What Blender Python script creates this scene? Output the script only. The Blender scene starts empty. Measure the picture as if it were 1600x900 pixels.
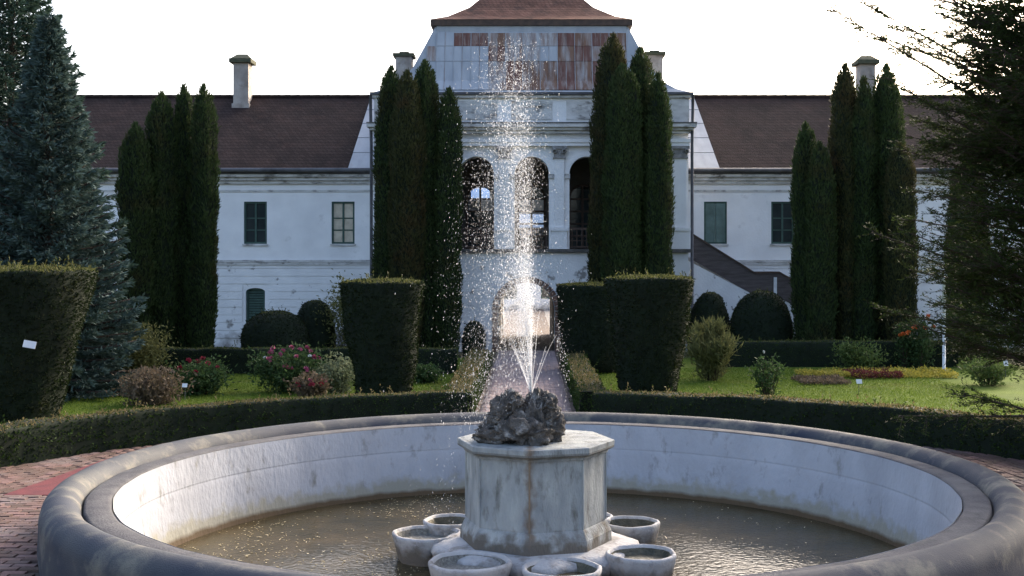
import bpy, math, random
import numpy as np
from math import radians as R, sin, cos, pi
random.seed(7); RNG = np.random.default_rng(7)
S = bpy.context.scene; COL = S.collection

# ------------------------------------------------------------------ camera
CAMH = 3.2; F = 1900.0; K = F / 1463.0
cam = bpy.data.cameras.new('camera'); co = bpy.data.objects.new('camera', cam); COL.objects.link(co)
co.location = (0, 0, CAMH); co.rotation_euler = (R(90), 0, 0)
cam.sensor_width = 36; cam.lens = 36 * F / 1600
cam.shift_x = -25 / 1600; cam.shift_y = -43 / 1600
cam.clip_start = .1; cam.clip_end = 3000
S.camera = co
# ------------------------------------------------------------------ sky, sun, exposure
SUN_EL, SUN_AZ = R(26), R(36)          # low sun behind the castle, veiled
W = bpy.data.worlds.new('World'); S.world = W; W.use_nodes = True
nt = W.node_tree; bg = nt.nodes['Background']
sky = nt.nodes.new('ShaderNodeTexSky'); sky.sky_type = 'NISHITA'; sky.sun_disc = False
sky.sun_elevation = SUN_EL; sky.sun_rotation = SUN_AZ
sky.air_density = .8; sky.dust_density = 7.0; sky.ozone_density = .7; sky.altitude = 200
nt.links.new(sky.outputs[0], bg.inputs[0]); bg.inputs[1].default_value = .13
sl = bpy.data.lights.new('sun', 'SUN'); sl.energy = .5; sl.angle = R(25); sl.color = (1, .93, .82)
so = bpy.data.objects.new('sun', sl); COL.objects.link(so)
so.rotation_euler = (R(90) - SUN_EL, 0, R(180) - SUN_AZ)
V = S.view_settings; V.view_transform = 'Standard'; V.look = 'None'; V.gamma = 1; V.exposure = 2.2
V.use_curve_mapping = False
S.render.engine = 'CYCLES'

# ------------------------------------------------------------------ materials
def mat(name, c1, c2=None, scale=4, rough=.8, bump=0, bscale=None, spec=.3, stain=None, stain_scale=1.2, stain_lo=.55, stain_hi=.7,
        metal=0, island=False, detail=6, stretch=None, alpha=None, extra=None, trans=0):
    m = bpy.data.materials.new(name); m.use_nodes = True
    n = m.node_tree.nodes; l = m.node_tree.links
    b = n['Principled BSDF']; b.inputs['Roughness'].default_value = rough
    b.inputs['Specular IOR Level'].default_value = spec; b.inputs['Metallic'].default_value = metal
    c2 = c2 or c1
    rgba = lambda c: (c[0], c[1], c[2], 1)
    tc = n.new('ShaderNodeTexCoord'); geo = n.new('ShaderNodeNewGeometry')
    src = geo.outputs['Position']
    if stretch:
        mp = n.new('ShaderNodeMapping'); mp.inputs['Scale'].default_value = stretch
        l.new(src, mp.inputs[0]); src = mp.outputs[0]
    nz = n.new('ShaderNodeTexNoise'); nz.inputs['Scale'].default_value = scale; nz.inputs['Detail'].default_value = detail
    l.new(src, nz.inputs['Vector'])
    mx = n.new('ShaderNodeMix'); mx.data_type = 'RGBA'
    mx.inputs['A'].default_value = rgba(c1); mx.inputs['B'].default_value = rgba(c2)
    if island:
        ad = n.new('ShaderNodeMath'); ad.operation = 'MULTIPLY_ADD'; ad.inputs[1].default_value = .6; ad.inputs[2].default_value = -.1
        l.new(geo.outputs['Random Per Island'], ad.inputs[0])
        a2 = n.new('ShaderNodeMath'); a2.operation = 'MULTIPLY_ADD'; a2.use_clamp = True
        l.new(nz.outputs['Fac'], a2.inputs[0]); a2.inputs[1].default_value = .7; l.new(ad.outputs[0], a2.inputs[2])
        l.new(a2.outputs[0], mx.inputs['Factor'])
    else:
        rp = n.new('ShaderNodeMapRange'); rp.inputs[1].default_value = .3; rp.inputs[2].default_value = .7
        l.new(nz.outputs['Fac'], rp.inputs[0]); l.new(rp.outputs[0], mx.inputs['Factor'])
    out = mx.outputs['Result']
    if stain:
        sn = n.new('ShaderNodeTexNoise'); sn.inputs['Scale'].default_value = stain_scale; sn.inputs['Detail'].default_value = 8
        sn.inputs['Roughness'].default_value = .65; l.new(src, sn.inputs['Vector'])
        sr = n.new('ShaderNodeMapRange'); sr.inputs[1].default_value = stain_lo; sr.inputs[2].default_value = stain_hi
        l.new(sn.outputs['Fac'], sr.inputs[0])
        m2 = n.new('ShaderNodeMix'); m2.data_type = 'RGBA'; l.new(sr.outputs[0], m2.inputs['Factor'])
        l.new(out, m2.inputs['A']); m2.inputs['B'].default_value = rgba(stain); out = m2.outputs['Result']
    if extra: out = extra(n, l, geo, out, b)
    l.new(out, b.inputs['Base Color'])
    if bump:
        bn = n.new('ShaderNodeTexNoise'); bn.inputs['Scale'].default_value = bscale or scale * 4; bn.inputs['Detail'].default_value = 6
        l.new(src, bn.inputs['Vector'])
        bp = n.new('ShaderNodeBump'); bp.inputs['Strength'].default_value = bump; bp.inputs['Distance'].default_value = .05
        l.new(bn.outputs['Fac'], bp.inputs['Height']); l.new(bp.outputs[0], b.inputs['Normal'])
    if trans:
        o = n['Material Output']; tr = n.new('ShaderNodeBsdfTranslucent'); l.new(out, tr.inputs[0])
        ms = n.new('ShaderNodeMixShader'); ms.inputs[0].default_value = trans
        l.new(b.outputs[0], ms.inputs[1]); l.new(tr.outputs[0], ms.inputs[2]); l.new(ms.outputs[0], o.inputs[0])
    if alpha is not None:
        o = n['Material Output']; src_ = o.inputs[0].links[0].from_socket; tp = n.new('ShaderNodeBsdfTransparent'); ma = n.new('ShaderNodeMixShader'); ma.inputs[0].default_value = alpha
        l.new(tp.outputs[0], ma.inputs[1]); l.new(src_, ma.inputs[2]); l.new(ma.outputs[0], o.inputs[0])
    return m

def zband(z0, z1, col, soft, nscale=3, namt=.3):
    """a stain of its own colour between two heights, ragged by noise"""
    def f(n, l, geo, out, b):
        sx = n.new('ShaderNodeSeparateXYZ'); l.new(geo.outputs['Position'], sx.inputs[0])
        nz = n.new('ShaderNodeTexNoise'); nz.inputs['Scale'].default_value = nscale; nz.inputs['Detail'].default_value = 8
        l.new(geo.outputs['Position'], nz.inputs['Vector'])
        a = n.new('ShaderNodeMath'); a.operation = 'MULTIPLY_ADD'; a.inputs[1].default_value = -2 * namt; l.new(nz.outputs['Fac'], a.inputs[0])
        a2 = n.new('ShaderNodeMath'); a2.operation = 'ADD'; a2.inputs[1].default_value = namt; l.new(sx.outputs['Z'], a.inputs[2]); l.new(a.outputs[0], a2.inputs[0])
        lo = n.new('ShaderNodeMapRange'); lo.inputs[1].default_value = z1; lo.inputs[2].default_value = z1 + soft
        lo.inputs[3].default_value = 1; lo.inputs[4].default_value = 0; l.new(a2.outputs[0], lo.inputs[0])
        m2 = n.new('ShaderNodeMix'); m2.data_type = 'RGBA'; l.new(lo.outputs[0], m2.inputs['Factor'])
        l.new(out, m2.inputs['A']); m2.inputs['B'].default_value = (*col, 1)
        return m2.outputs['Result']
    return f
def vstain(x0, w, col):
    """a ragged brown run down the front corner of the pedestal"""
    def f(n, l, geo, out, b):
        sx = n.new('ShaderNodeSeparateXYZ'); l.new(geo.outputs['Position'], sx.inputs[0])
        nz = n.new('ShaderNodeTexNoise'); nz.inputs['Scale'].default_value = 7; nz.inputs['Detail'].default_value = 8; l.new(geo.outputs['Position'], nz.inputs['Vector'])
        d = n.new('ShaderNodeMath'); d.operation = 'SUBTRACT'; d.inputs[1].default_value = x0; l.new(sx.outputs['X'], d.inputs[0])
        a = n.new('ShaderNodeMath'); a.operation = 'ABSOLUTE'; l.new(d.outputs[0], a.inputs[0])
        e = n.new('ShaderNodeMath'); e.operation = 'MULTIPLY_ADD'; e.inputs[1].default_value = -.22; l.new(nz.outputs['Fac'], e.inputs[0]); l.new(a.outputs[0], e.inputs[2])
        r = n.new('ShaderNodeMapRange'); r.inputs[1].default_value = -.11; r.inputs[2].default_value = w - .085; r.inputs[3].default_value = .85; r.inputs[4].default_value = 0; l.new(e.outputs[0], r.inputs[0])
        m2 = n.new('ShaderNodeMix'); m2.data_type = 'RGBA'; l.new(r.outputs[0], m2.inputs['Factor']); l.new(out, m2.inputs['A']); m2.inputs['B'].default_value = (*col, 1); return m2.outputs['Result']
    return f
def ztop(z0, z1, col, namt):
    """grime hanging below the cap"""
    def f(n, l, geo, out, b):
        sx = n.new('ShaderNodeSeparateXYZ'); l.new(geo.outputs['Position'], sx.inputs[0])
        nz = n.new('ShaderNodeTexNoise'); nz.inputs['Scale'].default_value = 9; nz.inputs['Detail'].default_value = 8; l.new(geo.outputs['Position'], nz.inputs['Vector'])
        a = n.new('ShaderNodeMath'); a.operation = 'MULTIPLY_ADD'; a.inputs[1].default_value = namt * 2; l.new(nz.outputs['Fac'], a.inputs[0]); l.new(sx.outputs['Z'], a.inputs[2])
        r = n.new('ShaderNodeMapRange'); r.inputs[1].default_value = z0 + namt; r.inputs[2].default_value = z1 + namt; r.inputs[4].default_value = .7; l.new(a.outputs[0], r.inputs[0])
        g = n.new('ShaderNodeMath'); g.operation = 'LESS_THAN'; g.inputs[1].default_value = .99; l.new(sx.outputs['Z'], g.inputs[0])
        h = n.new('ShaderNodeMath'); h.operation = 'MULTIPLY'; l.new(g.outputs[0], h.inputs[0]); l.new(r.outputs[0], h.inputs[1])
        m2 = n.new('ShaderNodeMix'); m2.data_type = 'RGBA'; l.new(h.outputs[0], m2.inputs['Factor']); l.new(out, m2.inputs['A']); m2.inputs['B'].default_value = (*col, 1); return m2.outputs['Result']
    return f
def chain(*fs):
    def f(n, l, geo, out, b):
        for g in fs: out = g(n, l, geo, out, b)
        return out
    return f
def tile_rows(rows, colstep):
    def f(n, l, geo, out, b):
        wv = n.new('ShaderNodeTexBrick'); tcx = n.new('ShaderNodeSeparateXYZ'); l.new(geo.outputs['Position'], tcx.inputs[0])
        cb = n.new('ShaderNodeCombineXYZ'); l.new(tcx.outputs['X'], cb.inputs[0]); l.new(tcx.outputs['Z'], cb.inputs[1])
        ad = n.new('ShaderNodeMath'); ad.operation = 'ADD'; l.new(tcx.outputs['X'], ad.inputs[0]); l.new(tcx.outputs['Y'], ad.inputs[1]); l.new(ad.outputs[0], cb.inputs[0])
        l.new(cb.outputs[0], wv.inputs['Vector']); wv.inputs['Scale'].default_value = 1; wv.inputs['Row Height'].default_value = rows
        wv.inputs['Brick Width'].default_value = colstep; wv.inputs['Mortar Size'].default_value = .012
        wv.inputs['Color1'].default_value = (1, 1, 1, 1); wv.inputs['Color2'].default_value = (.62, .6, .6, 1); wv.inputs['Mortar'].default_value = (.35, .33, .33, 1)
        m = n.new('ShaderNodeMix'); m.data_type = 'RGBA'; m.blend_type = 'MULTIPLY'; m.inputs['Factor'].default_value = .8
        l.new(out, m.inputs['A']); l.new(wv.outputs['Color'], m.inputs['B']); return m.outputs['Result']
    return f

M = {}
M['plaster'] = mat('plaster', (0.8600, 0.8550, 0.8450), (0.7600, 0.7550, 0.7500), 1.3, .9, .2, 14, .2, stain=(.44, .43, .41), stain_scale=1.1, stain_lo=.62, stain_hi=.84,
                   extra=zband(0, .05, (.34, .32, .30), .5, 1.6, 1.2))
M['plaster_low'] = mat('plaster_low', (.83, .83, .825), (.72, .72, .72), 1.5, .9, .25, 14, .2, stain=(.27, .26, .25), stain_scale=1.7, stain_lo=.60, stain_hi=.66,
                   extra=zband(0, .05, (.26, .24, .23), .45, 1.6, 1.2))
M['trim'] = mat('trim', (.68, .67, .65), (.46, .45, .43), 2.4, .9, .3, 18, .2, stain=(.10, .09, .08), stain_scale=1.7, stain_lo=.52, stain_hi=.68, stretch=(1, 1, 2.5))
M['capital'] = mat('capital', (.36, .35, .34), (.2, .19, .18), 6, .9, .5, 30)
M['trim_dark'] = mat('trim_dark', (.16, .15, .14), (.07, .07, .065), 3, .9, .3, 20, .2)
M['tile'] = mat('tile', (0.0528, 0.0357, 0.0316), (0.0304, 0.0224, 0.0213), .9, .9, .5, 26, .1, stain=(.066, .04, .034), stain_scale=1.6, stain_lo=.52, stain_hi=.75, extra=tile_rows(.13, .16))
M['tile_red'] = mat('tile_red', (0.2550, 0.1300, 0.0913), (0.1530, 0.0867, 0.0622), 1.6, .9, .5, 26, .1, stain=(.09, .06, .05), stain_scale=1.8, stain_lo=.5, stain_hi=.75, extra=tile_rows(.12, .15))
M['zinc'] = mat('zinc', (0.3800, 0.3999, 0.4230), (0.2850, 0.3069, 0.3330), 1.3, .6, .08, 5, .35, stain=(.30, .24, .20), stain_scale=1.5, stain_lo=.62, stain_hi=.8, stretch=(2.4, 1, .7))
M['zinc_b'] = mat('zinc_b', (0.2185, 0.1375, 0.1012), (0.1710, 0.1012, 0.0770), 2.6, .8, .1, 9, .25, stain=(.37, .37, .37), stain_scale=1.7, stain_lo=.36, stain_hi=.60, stretch=(3.2, 1, .35))
M['rust'] = mat('rust', (.205, .122, .084), (.15, .085, .06), 2.6, .85, .1, 9, .2, stain=(.35, .33, .32), stain_scale=1.7, stain_lo=.44, stain_hi=.68, stretch=(3.2, 1, .35))
M['rust_red'] = mat('rust_red', (.165, .082, .064), (.12, .058, .048), 2.6, .85, .1, 9, .2, stain=(.30, .25, .22), stain_scale=1.7, stain_lo=.46, stain_hi=.70, stretch=(3.2, 1, .35))
M['gutter'] = mat('gutter', (.05, .05, .055), (.12, .12, .13), 2, .6, .1)
M['wood_green'] = mat('wood_green', (0.0590, 0.1128, 0.0904), (0.0394, 0.0736, 0.0616), 6, .6, .15, 30)
M['shutter'] = mat('shutter', (0.1444, 0.2125, 0.1897), (0.0919, 0.1375, 0.1228), 3, .7, .2, 30)
M['glass'] = mat('glass', (.022, .030, .032), (.04, .05, .05), 1.5, .08, .05, 3, .5)
M['curtain'] = mat('curtain', (.62, .55, .42), (.42, .36, .27), 5, .5, 0, None, .5)
M['dark_in'] = mat('dark_in', (.055, .048, .042), (.03, .026, .024), 2, .9)
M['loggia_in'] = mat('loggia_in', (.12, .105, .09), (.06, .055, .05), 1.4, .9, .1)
M['wood_brown'] = mat('wood_brown', (.10, .065, .048), (.05, .036, .03), 5, .7, .2, 30, stretch=(1, 1, 1))
M['stair_wood'] = mat('stair_wood', (0.1275, 0.1087, 0.1050), (0.0675, 0.0551, 0.0532), 3, .8, .3, 20, stretch=(.6, 1, 4))
M['brick'] = mat('brick_arch', (.20, .115, .085), (.11, .07, .058), 4, .9, .4, 20)
M['chimney'] = mat('chimney', (.42, .38, .34), (.27, .23, .20), 2.5, .9, .3, 20, stain=(.10, .075, .06), stain_lo=.55, stain_hi=.75)
M['moss'] = mat('moss_cap', (.10, .095, .06), (.05, .06, .035), 5, .95, .5, 20)
M['white_paint'] = mat('white_paint', (.75, .76, .78), (.6, .62, .64), 6, .6)
M['coping'] = mat('coping', (0.0660, 0.0683, 0.0700), (0.0150, 0.0224, 0.0420), 1.3, .7, .16, 80, .3, stain=(.150, .140, .115), stain_scale=2.3, stain_lo=.50, stain_hi=.66, detail=14)
M['ledge'] = mat('ledge', (0.1163, 0.1132, 0.1132), (0.0551, 0.0551, 0.0629), 2.4, .85, .3, 40, .25, stain=(.05, .05, .055), stain_scale=3, stain_lo=.52, stain_hi=.68, detail=10)
M['basin_wall'] = mat('basin_wall', (0.4133, 0.4271, 0.4623), (0.3237, 0.3341, 0.3612), 1.7, .8, .25, 16, .3, stain=(.20, .20, .185), stain_scale=4.5, stain_lo=.57, stain_hi=.74, stretch=(1, 1, .55),
                      extra=chain(zband(0, -.32, (.30, .29, .24), .14, 6, .22), zband(0, -.43, (.11, .075, .042), .06, 3, .05)))
M['drip'] = mat('drip_stain', (.24, .17, .11), (.16, .13, .10), 5, .85, .3, 30)
M['stone'] = mat('stone', (.36, .375, .36), (.20, .215, .22), 3.6, .85, .4, 30, .25, stain=(.105, .10, .085), stain_scale=4.2, stain_lo=.54, stain_hi=.74, stretch=(1.6, 1.6, .55), detail=10,
                 extra=chain(vstain(.02, .045, (.15, .105, .07)), zband(0, -.10, (.13, .115, .095), .16, 6, .34), ztop(.87, .95, (.12, .115, .10), .10)))
M['bowl'] = mat('bowl_stone', (0.4524, 0.4389, 0.4256), (0.3276, 0.3234, 0.3268), 4, .85, .35, 30, .25, stain=(.17, .15, .125), stain_scale=4, stain_lo=.52, stain_hi=.72,
                 extra=zband(0, -.36, (.15, .13, .105), .14, 5, .16))
M['bowl_gravel'] = mat('bowl_gravel', (.30, .29, .26), (.12, .115, .10), 30, .9, .6, 60)
M['bowl_mud_shade'] = mat('bowl_mud_shade', (.13, .115, .08), (.06, .06, .045), 9, .5, .5, 30)
M['rock'] = mat('rock', (.135, .12, .105), (.04, .036, .032), 6, .8, 1.0, 26, .35, stain=(.34, .325, .30), stain_scale=7, stain_lo=.54, stain_hi=.68, detail=9)
M['paver'] = mat('paver', (0.1857, 0.1183, 0.0992), (0.1092, 0.0722, 0.0616), 2.2, .9, .3, 40, .2, island=True, stain=(.19, .16, .155), stain_scale=.9, stain_lo=.5, stain_hi=.75)
M['paver_path'] = mat('paver_path', (0.3847, 0.3055, 0.2918), (0.2565, 0.2015, 0.1987), 2.2, .9, .3, 40, .2, island=True)
M['red_slab'] = mat('red_slab', (0.1470, 0.0315, 0.0350), (0.0980, 0.0224, 0.0280), 5, .8, .2, 30)
M['sand'] = mat('sand_joint', (.13, .10, .085), (.08, .065, .055), 6, .95, .3, 60)
M['earth'] = mat('earth', (.11, .095, .055), (.06, .07, .03), 1.2, .95, .4, 20)
M['lawn'] = mat('lawn', (0.1031, 0.1463, 0.0191), (0.0686, 0.1045, 0.0156), .9, .95, .5, 40, .1, stain=(.15, .14, .05), stain_scale=.7, stain_lo=.55, stain_hi=.75)
M['grass'] = mat('grass_blade', (0.1648, 0.2195, 0.0306), (0.0893, 0.1463, 0.0191), .8, .7, 0, None, .15, island=True, trans=.35, stain=(.22, .19, .075), stain_scale=.6, stain_lo=.55, stain_hi=.8)
M['gravel'] = mat('gravel', (0.2520, 0.2340, 0.2100), (0.1800, 0.1680, 0.1560), 6, .95, .3, 40)
def leafm(name, a, b, sc=2.0, tr=.25, rough=.65, spec=.12, **k): return mat(name, a, b, sc, rough, 0, None, spec, island=True, trans=tr, **k)
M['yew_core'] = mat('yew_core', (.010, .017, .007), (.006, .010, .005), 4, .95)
M['yew_leaf'] = leafm('yew_leaf', (0.0272, 0.0400, 0.0128), (0.0096, 0.0168, 0.0064), 2.2, stain=(.045, .04, .016), stain_scale=1.3, stain_lo=.55, stain_hi=.78)
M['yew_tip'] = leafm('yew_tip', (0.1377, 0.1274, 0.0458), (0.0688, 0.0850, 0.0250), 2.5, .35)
M['box_leaf'] = leafm('box_leaf', (0.0516, 0.0853, 0.0185), (0.0252, 0.0448, 0.0101), 2.5)
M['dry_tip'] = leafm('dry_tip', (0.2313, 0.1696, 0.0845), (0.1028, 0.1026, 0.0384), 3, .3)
M['thuja_leaf'] = leafm('thuja_leaf', (.062, .090, .030), (.022, .038, .013), 2.2, stain=(.060, .050, .020), stain_scale=.9, stain_lo=.52, stain_hi=.75)
M['thuja_brown'] = leafm('thuja_brown', (.070, .074, .027), (.028, .034, .013), 2.2, stain=(.075, .050, .022), stain_scale=.9, stain_lo=.48, stain_hi=.7)
M['spruce_leaf'] = leafm('spruce_leaf', (0.1238, 0.1782, 0.1633), (0.0396, 0.0670, 0.0545), 1.2, .15)
M['spruce_dark'] = leafm('spruce_dark', (0.0858, 0.1386, 0.1035), (0.0312, 0.0575, 0.0414), 1.2, .15)
M['yewtree_leaf'] = leafm('yewtree_leaf', (0.0492, 0.0708, 0.0176), (0.0167, 0.0276, 0.0072), 2.2, .3)
M['bark'] = mat('bark', (.07, .05, .038), (.035, .026, .02), 8, .95, .6, 30)
M['twig'] = mat('twig', (.06, .045, .03), (.03, .025, .018), 8, .9)
M['shrub_green'] = leafm('shrub_green', (.12, .17, .05), (.05, .085, .025), 3, .35)
M['shrub_olive'] = leafm('shrub_olive', (.20, .19, .07), (.085, .10, .04), 3, .35)
M['shrub_dry'] = leafm('shrub_dry', (.20, .145, .10), (.085, .07, .045), 4, .3)
M['shrub_pale'] = leafm('shrub_pale', (.26, .28, .16), (.12, .15, .08), 4, .35)
M['rose_leaf'] = leafm('rose_leaf', (0.0723, 0.1230, 0.0400), (0.0298, 0.0574, 0.0240), 4, .35)
M['pink'] = mat('pink_petal', (0.4400, 0.1200, 0.1980), (0.3360, 0.0720, 0.1260), 20, .6)
M['red'] = mat('red_petal', (0.3360, 0.0300, 0.0500), (0.2400, 0.0200, 0.0400), 20, .6)
M['orange'] = mat('orange_petal', (.62, .16, .03), (.5, .09, .02), 20, .6)
M['white_petal'] = mat('white_petal', (.8, .8, .76), (.7, .7, .66), 20, .6)
M['yellow_fl'] = leafm('yellow_flower', (0.4400, 0.3740, 0.0630), (0.2720, 0.2550, 0.0540), 5, .3)
M['maroon_fl'] = leafm('maroon_flower', (.16, .04, .04), (.07, .03, .025), 5, .3)
M['spray'] = mat('spray', (.9, .91, .92), None, 1, .15, 0, None, .6, trans=.5, alpha=.36)
M['jet'] = mat('jet', (.85, .87, .9), None, 1, .1, 0, None, .6, trans=.5, alpha=.22)
M['float_leaf'] = leafm('float_leaf', (.62, .56, .40), (.24, .19, .09), 9, .1)

def clear_mat():
    m = bpy.data.materials.new('clear_glass'); m.use_nodes = True; n = m.node_tree.nodes; l = m.node_tree.links
    t = n.new('ShaderNodeBsdfTransparent'); t.inputs[0].default_value = (.62, .72, .90, 1); g = n.new('ShaderNodeBsdfGlossy'); g.inputs['Roughness'].default_value = .03
    mx = n.new('ShaderNodeMixShader'); mx.inputs[0].default_value = .08; l.new(t.outputs[0], mx.inputs[1]); l.new(g.outputs[0], mx.inputs[2]); l.new(mx.outputs[0], n['Material Output'].inputs[0]); return m
M['clear'] = clear_mat()
def water_mat():
    m = bpy.data.materials.new('pool_water'); m.use_nodes = True; n = m.node_tree.nodes; l = m.node_tree.links
    b = n['Principled BSDF']; b.inputs['Roughness'].default_value = .07; b.inputs['IOR'].default_value = 1.33; b.inputs['Specular IOR Level'].default_value = .28
    geo = n.new('ShaderNodeNewGeometry')
    nz = n.new('ShaderNodeTexNoise'); nz.inputs['Scale'].default_value = 1.6; nz.inputs['Detail'].default_value = 9; nz.inputs['Roughness'].default_value = .7
    l.new(geo.outputs['Position'], nz.inputs['Vector'])
    cr = n.new('ShaderNodeValToRGB'); l.new(nz.outputs['Fac'], cr.inputs[0])
    cr.color_ramp.elements[0].position = .33; cr.color_ramp.elements[0].color = (.030, .027, .014, 1)
    cr.color_ramp.elements[1].position = .68; cr.color_ramp.elements[1].color = (.080, .060, .030, 1)
    l.new(cr.outputs[0], b.inputs['Base Color'])
    # ripples, strong where the spray comes down on the left
    d = n.new('ShaderNodeVectorMath'); d.operation = 'DISTANCE'; d.inputs[1].default_value = (-1.9, 12.6, -.48); l.new(geo.outputs['Position'], d.inputs[0])
    mr = n.new('ShaderNodeMapRange'); mr.inputs[1].default_value = .5; mr.inputs[2].default_value = 2.2; mr.inputs[3].default_value = .75; mr.inputs[4].default_value = .16; l.new(d.outputs['Value'], mr.inputs[0])
    n2 = n.new('ShaderNodeTexNoise'); n2.inputs['Scale'].default_value = 14; n2.inputs['Detail'].default_value = 3; l.new(geo.outputs['Position'], n2.inputs['Vector'])
    bp = n.new('ShaderNodeBump'); bp.inputs['Distance'].default_value = .06; l.new(n2.outputs['Fac'], bp.inputs['Height']); l.new(mr.outputs[0], bp.inputs['Strength'])
    l.new(bp.outputs[0], b.inputs['Normal'])
    return m
M['water'] = water_mat()

# ------------------------------------------------------------------ helpers
def link(name, me, parent=None, loc=None):
    o = bpy.data.objects.new(name, me); COL.objects.link(o)
    if parent: o.parent = parent
    if loc: o.location = loc
    return o
def tag(o, label=None, cat=None, group=None, kind=None):
    if label: o['label'] = label
    if cat: o['category'] = cat
    if group: o['group'] = group
    if kind: o['kind'] = kind
    return o
def thing(name, label, cat, loc=(0, 0, 0), group=None):
    return tag(link(name, None, None, loc), label, cat, group, 'thing')
def np_mesh(name, v, faces, mats, smooth=False, mi=None):
    """faces: list of int arrays (M,k), k may differ between arrays"""
    me = bpy.data.meshes.new(name); v = np.asarray(v, dtype=np.float32)
    me.vertices.add(len(v)); me.vertices.foreach_set('co', v.ravel())
    faces = [np.asarray(f, dtype=np.int32) for f in faces if len(f)]
    nl = sum(f.size for f in faces); npoly = sum(len(f) for f in faces)
    me.loops.add(nl); me.loops.foreach_set('vertex_index', np.concatenate([f.ravel() for f in faces]))
    tot = np.concatenate([np.full(len(f), f.shape[1], dtype=np.int32) for f in faces])
    st = np.concatenate([[0], np.cumsum(tot)[:-1]]).astype(np.int32)
    me.polygons.add(npoly); me.polygons.foreach_set('loop_start', st); me.polygons.foreach_set('loop_total', tot)
    for m in (mats if isinstance(mats, (list, tuple)) else [mats]): me.materials.append(m)
    if mi is not None: me.polygons.foreach_set('material_index', np.asarray(mi, dtype=np.int32))
    if smooth: me.polygons.foreach_set('use_smooth', np.ones(npoly, dtype=bool))
    me.update(calc_edges=True); return me
class MB:
    def __init__(s): s.v = []; s.f = []; s.n = 0
    def add(s, vs, fs):
        o = len(s.v); s.v += [tuple(p) for p in vs]; s.f += [tuple(i + o for i in f) for f in fs]; return s
    def hexa(s, a):   # 8 corners: bottom 4 ccw, top 4 ccw
        return s.add(a, [(3, 2, 1, 0), (4, 5, 6, 7), (0, 1, 5, 4), (1, 2, 6, 5), (2, 3, 7, 6), (3, 0, 4, 7)])
    def box(s, x0, x1, y0, y1, z0, z1):
        return s.hexa([(x0, y0, z0), (x1, y0, z0), (x1, y1, z0), (x0, y1, z0), (x0, y0, z1), (x1, y0, z1), (x1, y1, z1), (x0, y1, z1)])
    def prism_xz(s, poly, y0, y1):     # polygon in x,z (ccw seen from -y) extruded in y
        k = len(poly); vs = [(x, y0, z) for x, z in poly] + [(x, y1, z) for x, z in poly]
        fs = [tuple(range(k)), tuple(range(2 * k - 1, k - 1, -1))] + [((i + 1) % k, i, i + k, (i + 1) % k + k) for i in range(k)]
        return s.add(vs, fs)
    def tube(s, pts, rads, seg=6):
        pts = [np.array(p, float) for p in pts]; rings = []
        for i, p in enumerate(pts):
            d = pts[min(i + 1, len(pts) - 1)] - pts[max(i - 1, 0)]; d /= (np.linalg.norm(d) + 1e-9)
            u = np.cross(d, (0, 0, 1) if abs(d[2]) < .9 else (1, 0, 0)); u /= np.linalg.norm(u); w = np.cross(d, u)
            r = rads[i] if hasattr(rads, '__len__') else rads
            rings.append([p + r * (cos(a) * u + sin(a) * w) for a in [2 * pi * k / seg for k in range(seg)]])
        vs = [p for r in rings for p in r]; fs = []
        for i in range(len(pts) - 1):
            for k in range(seg): fs.append((i * seg + k, i * seg + (k + 1) % seg, (i + 1) * seg + (k + 1) % seg, (i + 1) * seg + k))
        fs += [tuple(range(seg)), tuple(range((len(pts) - 1) * seg, len(pts) * seg))[::-1]]
        return s.add(vs, fs)
    def lathe(s, prof, c=(0, 0), seg=48, a0=0, cap=False, wob=None):
        vs = []; k = len(prof)
        for i in range(seg):
            a = a0 + 2 * pi * i / seg
            for j, (r, z) in enumerate(prof):
                q = wob(a, z) if wob else 0
                vs.append((c[0] + (r + q) * cos(a), c[1] + (r + q) * sin(a), z))
        fs = [(i * k + j, ((i + 1) % seg) * k + j, ((i + 1) % seg) * k + j + 1, i * k + j + 1) for i in range(seg) for j in range(k - 1)]
        if cap: fs.append(tuple(i * k + k - 1 for i in range(seg)))
        return s.add(vs, fs)
    def mesh(s, name, m, smooth=False):
        me = bpy.data.meshes.new(name); me.from_pydata(s.v, [], s.f); me.materials.append(m)
        if smooth: me.polygons.foreach_set('use_smooth', np.ones(len(me.polygons), dtype=bool))
        me.update(); return me
    def build(s, name, m, parent=None, smooth=False, loc=None): return link(name, s.mesh(name, m, smooth), parent, loc)
def bevel(o, w=.01, seg=2):
    b = o.modifiers.new('bevel', 'BEVEL'); b.width = w; b.segments = seg; b.limit_method = 'ANGLE'; return o
def wnoise(p, k, seed=0):
    """smooth pseudo-noise of points (N,3), about -1..1"""
    r = np.random.default_rng(seed); o = 0
    for i in range(5):
        d = r.normal(size=3); d /= np.linalg.norm(d); o = o + np.sin(p @ (d * k * (1 + .45 * i)) + r.uniform(0, 6.3)) / (1 + .35 * i)
    return o / 2.6
def norm(a): return a / (np.linalg.norm(a, axis=-1, keepdims=True) + 1e-9)
def cards(p, d, L, Wd, rng, flat=None):
    """diamond leaves: root p, direction d"""
    n = len(p); d = norm(d); s = np.cross(d, rng.normal(size=(n, 3)) if flat is None else flat); s = norm(s)
    L = np.broadcast_to(np.asarray(L, float).reshape(-1, 1), (n, 1)); Wd = np.broadcast_to(np.asarray(Wd, float).reshape(-1, 1), (n, 1))
    v = np.stack([p, p + .45 * L * d + .5 * Wd * s, p + L * d, p + .45 * L * d - .5 * Wd * s], 1).reshape(-1, 3)
    return v, np.arange(4 * n).reshape(-1, 4)
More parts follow.
